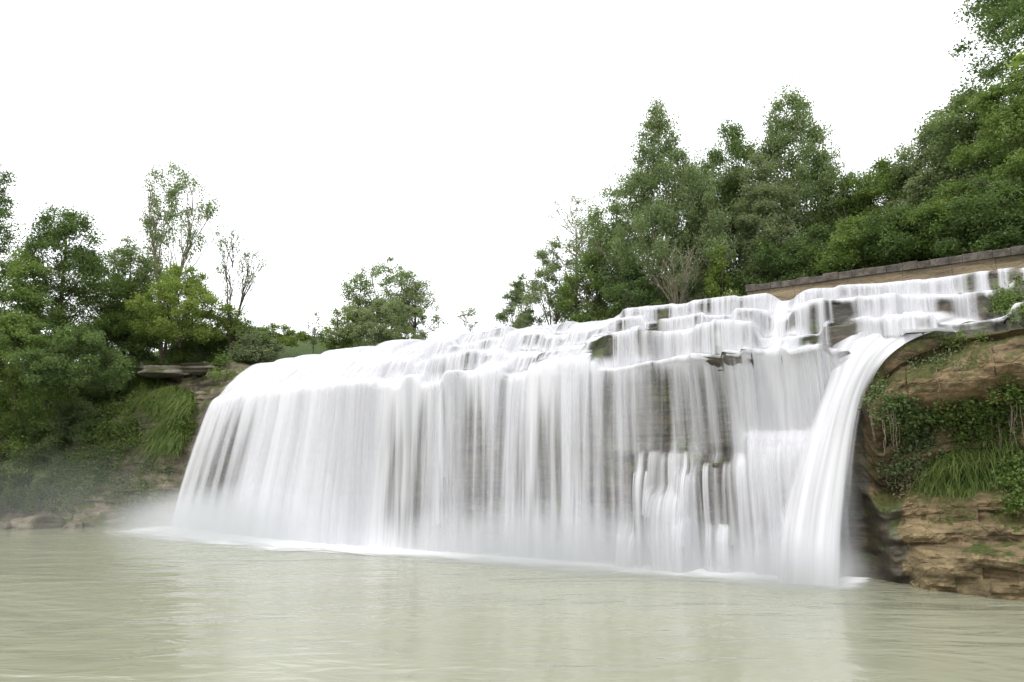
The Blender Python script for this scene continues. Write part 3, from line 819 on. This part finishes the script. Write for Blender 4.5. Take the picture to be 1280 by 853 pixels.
def pxm(Y): return FPX / Y      # photo pixels per metre at depth Y
def tree_px(name, px, ytop, Y, wpx, label, shape, ybot=None, **kw):
    """a tree whose crown tops out at photo row ytop and is wpx wide, standing on the ground at depth Y"""
    p = at_y(px, ytop, Y)
    zb = ground_at(p[0], p[1]) if ybot is None else at_y(px, ybot, Y)[2]
    H = p[2] - zb
    w = wpx / pxm(Y) * .60
    kw['nclump'] = int(kw['nclump'] * 1.25)
    prof = [(a, b * w) for a, b in SHAPES[shape]]
    return plant(name, (p[0], p[1], zb), H, prof, label, kw.pop("cat", "tree"), **kw)
SHAPES = {
    'oval': [(.22, .35), (.38, .8), (.58, 1.0), (.78, .8), (.92, .42), (1.0, .12)],
    'broad': [(.25, .5), (.42, .9), (.62, 1.0), (.8, .82), (.93, .45), (1.0, .15)],
    'poplar': [(.08, .55), (.25, .95), (.45, 1.0), (.65, .72), (.83, .38), (.94, .16), (1.0, .05)],
    'column': [(.08, .6), (.3, .9), (.55, 1.0), (.75, .8), (.9, .5), (1.0, .15)],
    'bush': [(.04, .75), (.25, 1.0), (.5, .95), (.75, .7), (.92, .4), (1.0, .15)],
    'vase': [(.30, .15), (.45, .45), (.62, .85), (.78, 1.0), (.9, .85), (1.0, .45)],
    'full': [(.04, .7), (.25, .95), (.5, 1.0), (.72, .85), (.9, .5), (1.0, .18)],
}
G_R = "trees on the hillside right of the falls"
G_L = "trees on the left bank"
# right side, from the frame edge inwards
tree_px("broadleaf_tree", 1296, -70, 37, 205, "tallest dark green tree, filling the top right corner of the photo", 'full', mat='leaf_dark', nclump=210, per=200, leaf=.2, rc=.75, seed=101, trunk_r=.35, limbs=60, group=G_R)
tree_px("broadleaf_tree", 1262, 88, 33.5, 120, "fresh mid green tree directly above the right end of the parapet", 'full', mat='leaf_mid', nclump=110, per=190, leaf=.19, rc=.6, seed=102, group=G_R)
tree_px("broadleaf_tree", 1212, 118, 40, 150, "rounded dark tree just left of the tallest corner tree", 'full', mat='leaf_poplar', nclump=130, per=200, leaf=.2, rc=.7, seed=103, group=G_R)
tree_px("broadleaf_tree", 1160, 170, 43, 130, "pale grey green tree on the slope where the skyline starts to rise", 'full', mat='leaf_pale', nclump=100, per=190, leaf=.2, rc=.65, seed=104, group=G_R)
tree_px("broadleaf_tree", 1108, 205, 45, 120, "low wide mid green tree halfway along the parapet skyline", 'full', mat='leaf_mid', nclump=95, per=190, leaf=.2, rc=.65, seed=105, group=G_R)
tree_px("broadleaf_tree", 1062, 222, 47, 80, "small dark tree filling the gap right of the poplars", 'full', mat='leaf_dark', nclump=70, per=190, leaf=.2, rc=.6, seed=106, group=G_R)
for i, (px, yt, Y, w, mt, lab) in enumerate([
        (1245, 225, 33, 130, 'leaf_dark', "dark bush at the foot of the corner trees behind the parapet"),
        (1190, 235, 36, 120, 'leaf_mid', "mid green bush behind the right half of the parapet"),
        (1130, 262, 38, 120, 'leaf_dark', "dark bush behind the middle of the parapet"),
        (1075, 275, 40, 110, 'leaf_mid', "leafy bush behind the left half of the parapet"),
        (1015, 290, 42.5, 110, 'leaf_dark', "shaded bush under the tall poplar near the parapet end"),
        (960, 300, 44, 90, 'leaf_dark', "dark undergrowth bush at the left end of the parapet")]):
    tree_px("bush", px, yt, Y, w, lab, 'bush', mat=mt, nclump=75, per=170, leaf=.18, rc=.55, seed=120 + i, cat="bush", stems=3, trunk_r=.1, group="bushes behind the parapet")
# poplars
tree_px("poplar_tree", 987, 120, 48, 128, "tall airy poplar nearest the left end of the parapet", 'column', mat='leaf_poplar', bark='bark_pale', nclump=230, per=170, leaf=.2, rc=.6, seed=131, up=.5, limbs=60, stems=3, group=G_R)
tree_px("poplar_tree", 908, 156, 51, 104, "dark poplar with a ragged top between two taller ones", 'column', mat='leaf_dark', nclump=160, per=170, leaf=.2, rc=.65, seed=132, up=.4, limbs=40, stems=2, group=G_R)
tree_px("poplar_tree", 946, 200, 46, 80, "shorter silver leaved poplar in front of the ragged topped one", 'column', mat='leaf_pale', bark='bark_pale', nclump=110, per=160, leaf=.19, rc=.55, seed=133, up=.3, group=G_R)
tree_px("poplar_tree", 822, 128, 47, 150, "conical bushy poplar with the most pointed top, left of its neighbours", 'poplar', mat='leaf_poplar', bark='bark_pale', nclump=270, per=180, leaf=.18, rc=.55, seed=134, up=.7, limbs=70, stems=2, group=G_R)
tree_px("poplar_tree", 868, 215, 50, 70, "narrow dark tree filling the notch right of the conical poplar", 'column', mat='leaf_dark', nclump=80, per=140, leaf=.2, rc=.55, seed=135, up=.4, group=G_R)
tree_px("broadleaf_tree", 772, 240, 53, 84, "dark green tree leaning on the left side of the conical poplar", 'full', mat='leaf_dark', nclump=95, per=150, leaf=.2, rc=.6, seed=136, group=G_R)
tree_px("sapling_tree", 712, 246, 55, 60, "thin wispy tree with see-through twigs left of the dark poplars", 'vase', mat='leaf_pale', bark='bark_pale', nclump=46, per=26, leaf=.19, rc=.55, seed=137, limbs=46, group=G_R)
tree_px("willow_bush", 690, 305, 52, 92, "pale green willow bush below the wispy tree", 'bush', mat='leaf_pale', nclump=85, per=120, leaf=.18, rc=.5, seed=138, cat="bush", stems=4, up=.3, group="willow bushes along the lip")
tree_px("willow_bush", 648, 342, 54, 56, "small bluish willow bush at the very left end of the right hand trees", 'bush', mat='leaf_poplar', nclump=55, per=110, leaf=.18, rc=.42, seed=139, cat="bush", stems=3, up=.3, group="willow bushes along the lip")
tree_px("willow_bush", 735, 318, 49, 70, "shaded willow bush under the leaning dark tree", 'bush', mat='leaf_mid', nclump=60, per=120, leaf=.18, rc=.5, seed=140, cat="bush", stems=3, up=.3, group="willow bushes along the lip")
tree_px("young_poplar", 899, 312, 43, 44, "small fresh green poplar shoot standing before the dark poplars", 'bush', mat='leaf_bright', nclump=40, per=110, leaf=.17, rc=.35, seed=141, cat="bush", stems=3, up=.4, trunk_r=.06)
tree_px("bare_shrub", 846, 312, 43.5, 66, "bare brown stemmed shrub at the foot of the conical poplar", 'vase', mat='leaf_pale', bark='bark_pale', nclump=50, per=10, leaf=.15, rc=.4, seed=142, cat="shrub", stems=7, limbs=50, trunk_r=.09, up=.5)
tree_px("bush", 790, 330, 45, 80, "low dark bush at the lip left of the bare brown shrub", 'bush', mat='leaf_dark', nclump=60, per=120, leaf=.17, rc=.45, seed=143, cat="bush", stems=3, trunk_r=.06)
for i, (px, yt, w, lab) in enumerate([(800, 250, 90, "dark tree standing behind the conical poplar, low on its left"), (880, 255, 90, "dark tree standing behind and between the poplars"),
        (955, 250, 90, "dark tree standing behind the silver leaved poplar"), (1030, 262, 100, "dark tree standing behind the right hand poplar")]):
    tree_px("broadleaf_tree", px, yt, 58 - 2 * i, w, lab, 'bush', mat='leaf_dark', nclump=80, per=170, leaf=.22, rc=.75, seed=145 + i, group=G_R)
# clump of trees in the middle of the lip
G_C = "small trees on the lip in the middle"
tree_px("young_tree", 487, 316, 64, 92, "tallest leafy tree of the small clump in the middle of the skyline", 'full', ybot=436, mat='leaf_poplar', nclump=110, per=90, leaf=.22, rc=.6, seed=151, up=.3, stems=2, group=G_C)
tree_px("young_tree", 452, 337, 65, 30, "slim tree with a narrow separate top in the middle clump", 'column', ybot=436, mat='leaf_poplar', nclump=36, per=60, leaf=.22, rc=.5, seed=152, up=.4, group=G_C)
tree_px("young_tree", 520, 350, 63, 76, "see-through rounded tree on the right of the middle clump", 'oval', ybot=432, mat='leaf_pale', nclump=60, per=50, leaf=.2, rc=.6, seed=153, limbs=40, group=G_C)
tree_px("young_tree", 428, 372, 62, 44, "bright green bushy tree on the left of the middle clump", 'bush', ybot=440, mat='leaf_bright', nclump=45, per=90, leaf=.2, rc=.45, seed=154, up=.4, stems=3, group=G_C)
tree_px("bush", 487, 378, 59, 124, "fresh green bush in front of the middle clump", 'bush', ybot=440, mat='leaf_pale', nclump=110, per=110, leaf=.19, rc=.45, seed=155, cat="bush", stems=4, trunk_r=.06)
tree_px("sapling", 394, 388, 60, 20, "thin lone sapling left of the middle clump", 'column', ybot=436, mat='leaf_pale', nclump=14, per=18, leaf=.2, rc=.3, seed=156, cat="sapling", up=.5, trunk_r=.05, limbs=14)
tree_px("sapling", 590, 388, 54, 36, "tiny twiggy sapling showing above the white lip", 'vase', ybot=425, mat='leaf_pale', nclump=16, per=14, leaf=.18, rc=.3, seed=157, cat="sapling", up=.2, trunk_r=.04, limbs=16, stems=2)
# left side
tree_px("broadleaf_tree", -8, 196, 57, 118, "tall dark tree cut by the left edge of the photo", 'oval', mat='leaf_dark', nclump=120, per=150, leaf=.22, rc=.75, seed=161, limbs=50, trunk_r=.3, group=G_L)
tree_px("broadleaf_tree", 84, 262, 55, 150, "broad dark green tree with a domed crown on the left bank", 'broad', mat='leaf_dark', nclump=150, per=190, leaf=.22, rc=.8, seed=162, trunk_r=.3, group=G_L)
tree_px("broadleaf_tree", 168, 296, 61, 100, "dark tree behind the tall thin one on the left bank", 'oval', mat='leaf_poplar', nclump=90, per=150, leaf=.22, rc=.7, seed=163, group=G_L)
tree_px("thin_poplar", 222, 206, 60, 96, "tall thin airy tree standing high above the left bank", 'vase', mat='leaf_poplar', bark='bark_pale', nclump=80, per=75, leaf=.22, rc=.62, seed=164, up=.5, limbs=70, stems=2, trunk_r=.22, group=G_L)
tree_px("dead_tree", 298, 290, 58, 62, "half dead tree with bare upright twigs at the end of the left bank", 'vase', mat='leaf_poplar', bark='bark', nclump=52, per=30, leaf=.19, rc=.5, seed=165, up=.5, limbs=52, stems=3, trunk_r=.16, bare=.35)
tree_px("broadleaf_tree", 35, 310, 52, 120, "dense mid green tree in front of the broad domed one at the left edge", 'full', mat='leaf_mid', nclump=120, per=180, leaf=.21, rc=.7, seed=166, group=G_L)
tree_px("broadleaf_tree", 142, 345, 59, 130, "layered mid green tree below the broad domed one", 'full', mat='leaf_mid', nclump=120, per=180, leaf=.21, rc=.7, seed=167, group=G_L)
tree_px("bush", 232, 334, 56, 120, "bright yellow green bush below the tall thin tree", 'bush', ybot=428, mat='leaf_bright', nclump=110, per=150, leaf=.2, rc=.6, seed=168, cat="bush", stems=4, group="bushes on the left bank")
tree_px("bush", 178, 368, 61, 100, "bright green bush above the grey rock ledges", 'bush', ybot=432, mat='leaf_mid', nclump=100, per=150, leaf=.2, rc=.55, seed=169, cat="bush", stems=4, group="bushes on the left bank")
tree_px("bush", 345, 407, 60, 64, "low green bush at the left end of the lip", 'bush', ybot=432, mat='leaf_bright', nclump=40, per=110, leaf=.19, rc=.4, seed=170, cat="bush", stems=3, trunk_r=.05)
tree_px("bush", 312, 400, 58, 70, "grassy low bush beside the half dead tree", 'bush', ybot=436, mat='grass', nclump=40, per=110, leaf=.19, rc=.4, seed=171, cat="bush", stems=3, trunk_r=.05)
B_ = [(20, 395, 49.5, 120, 'leaf_mid', "green bush hanging over the bank at the left edge, below the trees"),
      (95, 410, 49, 120, 'leaf_dark', "dark bush in the middle of the left bank"),
      (60, 455, 47.8, 120, 'leaf_mid', "leafy bush low on the left bank"),
      (112, 455, 48.2, 90, 'leaf_mid', "drooping leafy bush left of the hanging grass"),
      (10, 490, 47.2, 100, 'leaf_dark', "shaded bush low on the bank at the left edge"),
      (95, 500, 47, 100, 'leaf_poplar', "shaded bush above the tan rock of the left bank"),
      (40, 560, 46.6, 110, 'leaf_poplar', "misty low bush near the water at the left edge")]
for i, (px, yt, Y, w, mt, lab) in enumerate(B_):
    p, n = hit(px, yt + 45)
    yy = Y if p is None else p[1] - .2
    tree_px("bush", px, yt, yy, w, lab, 'bush', ybot=yt + 75, mat=mt, nclump=95, per=140, leaf=.19, rc=.55, seed=180 + i, cat="bush", stems=4, trunk_r=.06, group="bushes on the left bank")

# ------------------------------------------------------------------ grass, creepers and ferns on the rock
def scatter_hits(rs, px, py, rx, ry, n):
    out = []
    for _ in range(n * 3):
        a = rs.uniform(0, 2 * math.pi); r = rs.uniform() ** .6
        p, nn = hit(px + math.cos(a) * r * rx, py + math.sin(a) * r * ry)
        if p is not None: out.append((p, nn))
        if len(out) >= n: break
    return out
def tuft(px, py, rx, ry, n, length, label, mat='grass', seed=1, droop=1.0, wid=.03, name="grass_tuft", cat="grass tuft", group=None):
    """long blades rooted on the rock that arch out and hang"""
    rs = np.random.RandomState(seed)
    H = scatter_hits(rs, px, py, rx, ry, n)
    if not H: return None
    base = np.mean([h[0] for h in H], 0)
    P0_ = np.array([h[0] for h in H]) - base; N = np.array([h[1] for h in H]); k = len(H)
    L = length * rs.uniform(.5, 1.25, k)[:, None]
    d = N * .6 + np.array([0, 0, .75]) + rs.normal(size=(k, 3)) * .35; d /= np.linalg.norm(d, axis=1)[:, None]
    side = np.cross(d, rs.normal(size=(k, 3))); side /= np.linalg.norm(side, axis=1)[:, None] + 1e-9
    pts = []
    for t in (0, .28, .55, .8, 1.0):
        pts.append(P0_ + d * L * t + np.array([0, 0, -1.0]) * L * droop * t * t)
    V = []; wf_ = [1, .9, .7, .45, .05]
    for p, w in zip(pts, wf_): V += [p - side * wid * .5 * w, p + side * wid * .5 * w]
    V = np.stack(V, 1).reshape(-1, 3)
    i0 = np.arange(k)[:, None, None] * 10
    q = np.array([[0, 1, 3, 2], [2, 3, 5, 4], [4, 5, 7, 6], [6, 7, 9, 8]])[None]
    o = mesh_np(name, V, (i0 + q).reshape(-1, 4), M[mat], None, False)
    o.location = base.tolist()
    return tag(o, label, cat, group)
def creeper(px, py, rx, ry, nclump, label, mat='leaf_mid', seed=1, leaf=.14, out=.25, per=40, rc=.28, name="creeper", cat="creeper", group=None, stems=8, hang=.8):
    rs = np.random.RandomState(seed)
    H = scatter_hits(rs, px, py, rx, ry, nclump)
    if not H: return None
    base = np.mean([h[0] for h in H], 0)
    root = thing(name, base, label, cat, group)
    L = []
    for p, n in H:
        k = int(per * rs.uniform(.5, 1.5)); c = p - base + n * out * rs.uniform(.1, 1)
        L.append(c + rs.normal(size=(k, 3)) * rc * np.array([.6, .6, .6]))
    V, q = leaves(rs, np.concatenate(L), leaf, up=.3, asp=.65); mesh_np("foliage", V, q, M[mat], root, False)
    for p, n in [H[i] for i in rs.randint(0, len(H), stems)]:
        mb = MB()
        a = p - base; ln_ = hang * rs.uniform(.5, 1.4); t = np.linspace(0, 1, 6)[:, None]
        mb.tube(a + n * (.05 + .25 * t * (1 - t)) + np.array([0, 0, -ln_]) * t + rs.normal(size=(6, 3)) * .03, np.linspace(.016, .006, 6), 4)
        V, q = mb.get(); mesh_np("stem", V, q, M['bark_pale'], root)
    return root
GC = "plants hanging on the right cliff"
tuft(1205, 592, 50, 30, 1500, .95, "big tuft of long bright grass hanging in the hollow of the right cliff", seed=201, group=GC)
tuft(1165, 600, 26, 22, 420, .6, "small grass tuft at the left side of the big hanging grass", seed=202, mat='leaf_mid', group=GC)
tuft(1250, 560, 26, 26, 420, .7, "dark grass tuft right of the big hanging grass", seed=203, mat='leaf_mid', group=GC)
creeper(1205, 520, 46, 26, 60, "dark leafy creeper under the overhang of the right cliff", 'leaf_mid', 211, group=GC)
creeper(1130, 520, 34, 24, 40, "sparse creeper at the left corner of the right cliff", 'leaf_dark', 212, group=GC)
creeper(1265, 500, 26, 34, 40, "creeper with bare hanging twigs at the right edge, under the cliff cap", 'leaf_mid', 213, stems=16, hang=1.4, group=GC)
creeper(1268, 600, 20, 38, 50, "leafy branch plant at the right edge below the bare twigs", 'leaf_mid', 214, out=.5, group=GC)
creeper(1120, 575, 20, 40, 30, "thin creeper running down the left side of the right cliff", 'leaf_poplar', 215, per=24, group=GC)
creeper(1150, 560, 26, 30, 34, "olive creeper left of the hanging grass tuft", 'leaf_poplar', 216, per=30, group=GC)
creeper(1175, 455, 40, 10, 24, "low mossy plant on the face of the cliff cap", 'leaf_poplar', 217, per=26, leaf=.09, out=.12, group=GC)
creeper(1262, 378, 18, 22, 50, "clump of moss and leaves on the rocks beside the right end of the lip", 'leaf_mid', 218, leaf=.1, out=.2)
GB = "plants on the left bank rock"
tuft(212, 505, 34, 20, 2200, 1.7, "bright hanging grass tuft left of the fall under the grey ledges", seed=221, wid=.06, group=GB)
tuft(182, 487, 26, 14, 1500, 1.6, "hanging grass tuft at the left of the brighter one under the ledges", seed=222, wid=.06, mat='grass', group=GB)
tuft(210, 550, 22, 18, 1300, 1.5, "lowest hanging grass tuft beside the left edge of the fall", seed=223, wid=.06, mat='leaf_mid', group=GB)
creeper(276, 458, 16, 12, 24, "leafy plant spilling over the ledge beside the left end of the lip", 'leaf_mid', 224, leaf=.15, per=50, rc=.35, out=.9, group=GB)
creeper(178, 452, 18, 14, 24, "yellowish leafy plant at the left end of the grey ledges", 'leaf_bright', 225, leaf=.15, per=44, rc=.35, out=.9, group=GB)
creeper(55, 610, 60, 28, 90, "misty creeper low on the bank by the water", 'leaf_poplar', 226, leaf=.17, per=50, rc=.45, out=.35, group=GB)
creeper(165, 615, 40, 20, 50, "sparse creeper low on the tan rock left of the fall", 'leaf_poplar', 227, leaf=.15, per=34, rc=.4, out=.25, group=GB)
creeper(105, 520, 40, 34, 80, "dark creeper hanging down the left bank above the tan rock", 'leaf_dark', 228, leaf=.18, per=60, rc=.5, out=.5, group=GB)
creeper(40, 545, 50, 40, 100, "shaded creeper on the bank at the left edge", 'leaf_dark', 229, leaf=.18, per=60, rc=.5, out=.5, group=GB)

# ------------------------------------------------------------------ boulders along the shore
def boulder(px, py, w, label, seed, mat='boulder', sq=.55, group="rocks along the left shore", z=0.0, slab=False):
    p = at_z(px, py, z); rs = np.random.RandomState(seed)
    n = 41 if slab else 19; q = grid_q(n, 2 * n)
    th, ph = np.meshgrid(np.linspace(0, 2 * math.pi, 2 * n), np.linspace(.02, math.pi - .02, n))
    d = np.stack([np.cos(th) * np.sin(ph), np.sin(th) * np.sin(ph), np.cos(ph)], -1)
    dd = np.sign(d) * np.abs(d) ** (.32 if slab else .65)
    r = 1 + (.16 if slab else .5) * fbm(d[..., 0] * 1.3 + seed, d[..., 1] * 1.3, d[..., 2] * 1.3, seed, 5)
    if slab:                                                          # thin beds with ragged fronts
        lay = np.floor(dd[..., 2] * 2.6)
        r = r * (1 + .16 * (_h(lay, lay * 0, lay * 0, seed) - .5) * 2 + .10 * vn(d[..., 0] * 4 + lay * 3.1, d[..., 1] * 4, lay, seed))
    V = dd * r[..., None] * (np.array([w * .5, w * .55, w * .5 * sq]) if slab else np.array([w * .5, w * .4, w * .5 * sq]))
    if slab: V[..., 2] = dd[..., 2] * w * .5 * sq * (1 + .25 * vn(V[..., 0] * .6, V[..., 1] * .6, 0, seed))
    a = rs.uniform(-.2, .2) if slab else rs.uniform(0, 3); ca, sa = math.cos(a), math.sin(a)
    V = np.stack([V[..., 0] * ca - V[..., 1] * sa, V[..., 0] * sa + V[..., 1] * ca, V[..., 2]], -1)
    o = mesh_np("boulder", V.reshape(-1, 3), q, M[mat], None, not slab); o.location = (p[0], p[1], z + w * .12 * sq)
    return tag(o, label, "boulder", group)
for i, (px, py, w, lab) in enumerate([
        (8, 661, 1.5, "low boulder on the shore at the left edge of the photo"),
        (48, 660, 2.6, "long dark flat boulder on the left shore"),
        (92, 660, 1.3, "small tan boulder right of the long dark one"),
        (118, 658, 1.0, "pale upright boulder in the middle of the left shore"),
        (150, 657, 1.7, "pale boulder near the left foot of the fall"),
        (178, 656, 1.4, "wet boulder touching the spray at the left foot of the fall"),
        (30, 655, 1.0, "small pale stone behind the long dark boulder"),
        (70, 654, 1.1, "rounded stone at the back of the left shore")]):
    boulder(px, py, w, lab, 300 + i)

# ------------------------------------------------------------------ spray drifting at the foot of the fall
def puff(c, r, dens, label, rz=0.0):
    n = 16; th, ph = np.meshgrid(np.linspace(0, 2 * math.pi, 2 * n + 1)[:-1], np.linspace(.0, math.pi, n))
    d = np.stack([np.cos(th) * np.sin(ph), np.sin(th) * np.sin(ph), np.cos(ph)], -1) * np.array(r)
    ca, sa = math.cos(rz), math.sin(rz)
    V = np.stack([d[..., 0] * ca - d[..., 1] * sa, d[..., 0] * sa + d[..., 1] * ca, d[..., 2]], -1).reshape(-1, 3)
    k = 2 * n; i = np.arange(n - 1)[:, None] * k; j = np.arange(k)[None]; j2 = (j + 1) % k
    o = mesh_np("mist", V, np.stack([i + j, i + k + j, i + k + j2, i + j2], -1).reshape(-1, 4), vol_mat("thin_spray", dens), None, True)
    o.location = [float(x) for x in c]
    return tag(o, label, None, None, "stuff")
rzw = math.atan2(E[1], E[0])
puff(wpos(np.array(40.2), np.array(-1.0), np.array(.2)), (4.0, 2.2, 2.2), .6, "white spray where the side chute lands", rzw)
puff(wpos(np.array(-6.), np.array(-1.5), np.array(.8)), (15, 8, 5.5), .028, "pale mist drifting over the shore left of the fall", rzw)
puff(wpos(np.array(10.), np.array(-.8), np.array(.2)), (17, 3.4, 3.4), .42, "white spray along the foot of the left half of the fall", rzw)
puff(wpos(np.array(31.), np.array(-.6), np.array(.1)), (16, 2.8, 3.0), .5, "white spray along the foot of the right half of the fall", rzw)

for i, (px, py, w, sq, lab) in enumerate([(192, 438, 3.2, .24, "topmost pale slab at the far left of the grey ledges"), (236, 434, 3.4, .22, "topmost pale slab in the middle of the grey ledges"), (280, 433, 4.2, .13, "topmost tan slab of the ledges, right beside the lip"),
        (205, 452, 4.2, .16, "grey slab in the second layer of the ledges, at the left"), (250, 449, 3.8, .16, "grey slab in the second layer of the ledges, at the right"),
        (215, 466, 3.6, .17, "lowest grey slab of the ledges, above the hanging grass"), (258, 463, 2.8, .17, "lowest tan slab of the ledges, at the left edge of the fall"),
        (330, 432, 4.6, .10, "flat tan slab on the crest under the low green bush"), (385, 430, 4.2, .10, "flat tan slab on the crest left of the middle trees")]):
    p, n = hit(px, py)
    if p is None: continue
    o = boulder(px, py, w, lab, 330 + i, 'slab', sq * 1.5, "slabs of the rock shelf left of the fall", z=float(p[2]), slab=True)
    o.location = at_y(px, py, float(p[1]) - (.3 if i < 7 else .4)).tolist()
creeper(150, 492, 40, 24, 80, "green creeper above the tan rock, left of the hanging grass tufts", 'leaf_mid', 240, leaf=.17, per=55, rc=.45, out=.4, group=GB)
creeper(190, 580, 26, 22, 30, "thin creeper on the tan rock beside the left edge of the fall", 'leaf_poplar', 242, leaf=.14, per=30, rc=.35, out=.2, group=GB)
creeper(75, 585, 40, 24, 60, "misty creeper above the long dark boulder", 'leaf_mid', 243, leaf=.17, per=50, rc=.45, out=.35, group=GB)
creeper(1190, 425, 50, 8, 20, "small plants on top of the cliff cap", 'leaf_mid', 244, leaf=.1, per=26, rc=.2, out=.15, group=GC)
creeper(1140, 600, 24, 26, 30, "brown dry stems hanging at the left of the hollow in the right cliff", 'dry', 245, leaf=.1, per=14, rc=.25, out=.2, stems=24, hang=1.6, group=GC)
creeper(1105, 500, 16, 20, 26, "small leafy plant at the left tip of the cliff cap", 'leaf_poplar', 246, leaf=.12, per=26, rc=.25, out=.2, stems=14, hang=1.2, group=GC)

for i, (px, yt, Y, w, mt, lab) in enumerate([(200, 384, 61, 84, 'leaf_mid', "bush under the bright yellow green one"), (258, 384, 61, 76, 'leaf_bright', "light bush between the yellow green bush and the half dead tree"),
        (288, 396, 60, 56, 'leaf_mid', "low bush at the foot of the half dead tree"), (150, 396, 58, 80, 'leaf_dark', "dark bush left of the grey ledges"), (240, 402, 60.5, 56, 'leaf_poplar', "low bush just above the uppermost grey ledge"), (322, 412, 57, 56, 'leaf_pale', "greyish low bush on the crest right of the half dead tree")]):
    tree_px("bush", px, yt, Y, w, lab, 'bush', mat=mt, nclump=70, per=130, leaf=.19, rc=.5, seed=250 + i, cat="bush", stems=4, trunk_r=.06, group="bushes on the left bank")

creeper(140, 540, 44, 30, 90, "thick creeper hanging over the tan rock left of the fall", 'leaf_mid', 260, leaf=.18, per=55, rc=.5, out=.55, hang=1.6, stems=12, group=GB)
creeper(228, 530, 20, 34, 50, "bright creeper along the left edge of the fall", 'grass', 261, leaf=.17, per=50, rc=.4, out=.4, hang=1.4, stems=12, group=GB)
creeper(110, 590, 40, 26, 60, "dark creeper low on the rock in the middle of the left bank", 'leaf_dark', 262, leaf=.17, per=50, rc=.45, out=.45, group=GB)
creeper(300, 425, 40, 8, 40, "low grassy plants along the crest beside the left end of the lip", 'grass', 263, leaf=.17, per=40, rc=.3, out=.25, stems=4)
# the near branch whose tip reaches into the picture at the right
rs = np.random.RandomState(9)
root = thing("leafy_branch", at_y(1330, 60, 8.0), "near branch tip of fresh green leaves reaching in at the right edge", "branch")
ax = [at_y(1330, 60, 8.0), at_y(1305, 62, 8.0), at_y(1285, 70, 8.05), at_y(1268, 76, 8.1)]
ax = np.array(ax) - np.array(root.location)
mb = MB(); mb.tube(ax, np.array([.012, .009, .006, .003]), 6); V, q = mb.get(); mesh_np("twig", V, q, M['bark'], root)
cen = np.concatenate([ax[i] + (ax[i + 1] - ax[i]) * t + rs.normal(size=3) * .04 for i in range(3) for t in (.1, .35, .6, .85, 1.0) for _ in (0, 1)]).reshape(-1, 3)
V, q = leaves(rs, cen, .13, up=.6, asp=.6); mesh_np("leaves", V, q, M['leaf_bright'], root, False)

for i, (px, py, w, lab) in enumerate([(1228, 742, 1.0, "broken ochre block at the waterline under the right ledge"), (1262, 745, 1.5, "long low ochre block at the waterline, at the right edge"), (1150, 733, .7, "small wet stone at the left foot of the right ledge")]):
    boulder(px, py, w, lab, 360 + i, 'ochre', .5, "stones at the foot of the right ledge")

for i, (px, yt, Y, w, mt, lab) in enumerate([(745, 262, 51, 90, 'leaf_poplar', "feathery light green tree left of the conical poplar"), (870, 190, 49, 76, 'leaf_poplar', "light green tree joining the conical poplar to its ragged neighbour"),
        (935, 168, 50, 80, 'leaf_poplar', "light green tree between the ragged poplar and the tall airy one"), (1030, 200, 47, 70, 'leaf_mid', "fresh green tree just right of the tall airy poplar")]):
    tree_px("broadleaf_tree", px, yt, Y, w, lab, 'full', mat=mt, nclump=90, per=120, leaf=.19, rc=.6, seed=270 + i, up=.35, group=G_R)

# the woods go on past both edges of the picture
for i, (px, yt, Y, w, mt, lab) in enumerate([(-120, 230, 54, 170, 'leaf_mid', "tree of the left bank woods just beyond the left edge"), (-230, 250, 52, 180, 'leaf_dark', "tree farther along the left bank woods, beyond the left edge"), (-110, 420, 48.5, 190, 'leaf_dark', "low spreading tree on the bank beyond the left edge"),
        (1420, -40, 34, 220, 'leaf_mid', "tree of the right hillside just beyond the right edge"), (1540, -80, 33, 230, 'leaf_dark', "tree farther along the right hillside, beyond the right edge")]):
    tree_px("broadleaf_tree", px, yt, Y, w, lab, 'full', mat=mt, nclump=90, per=120, leaf=.24, rc=.85, seed=280 + i)
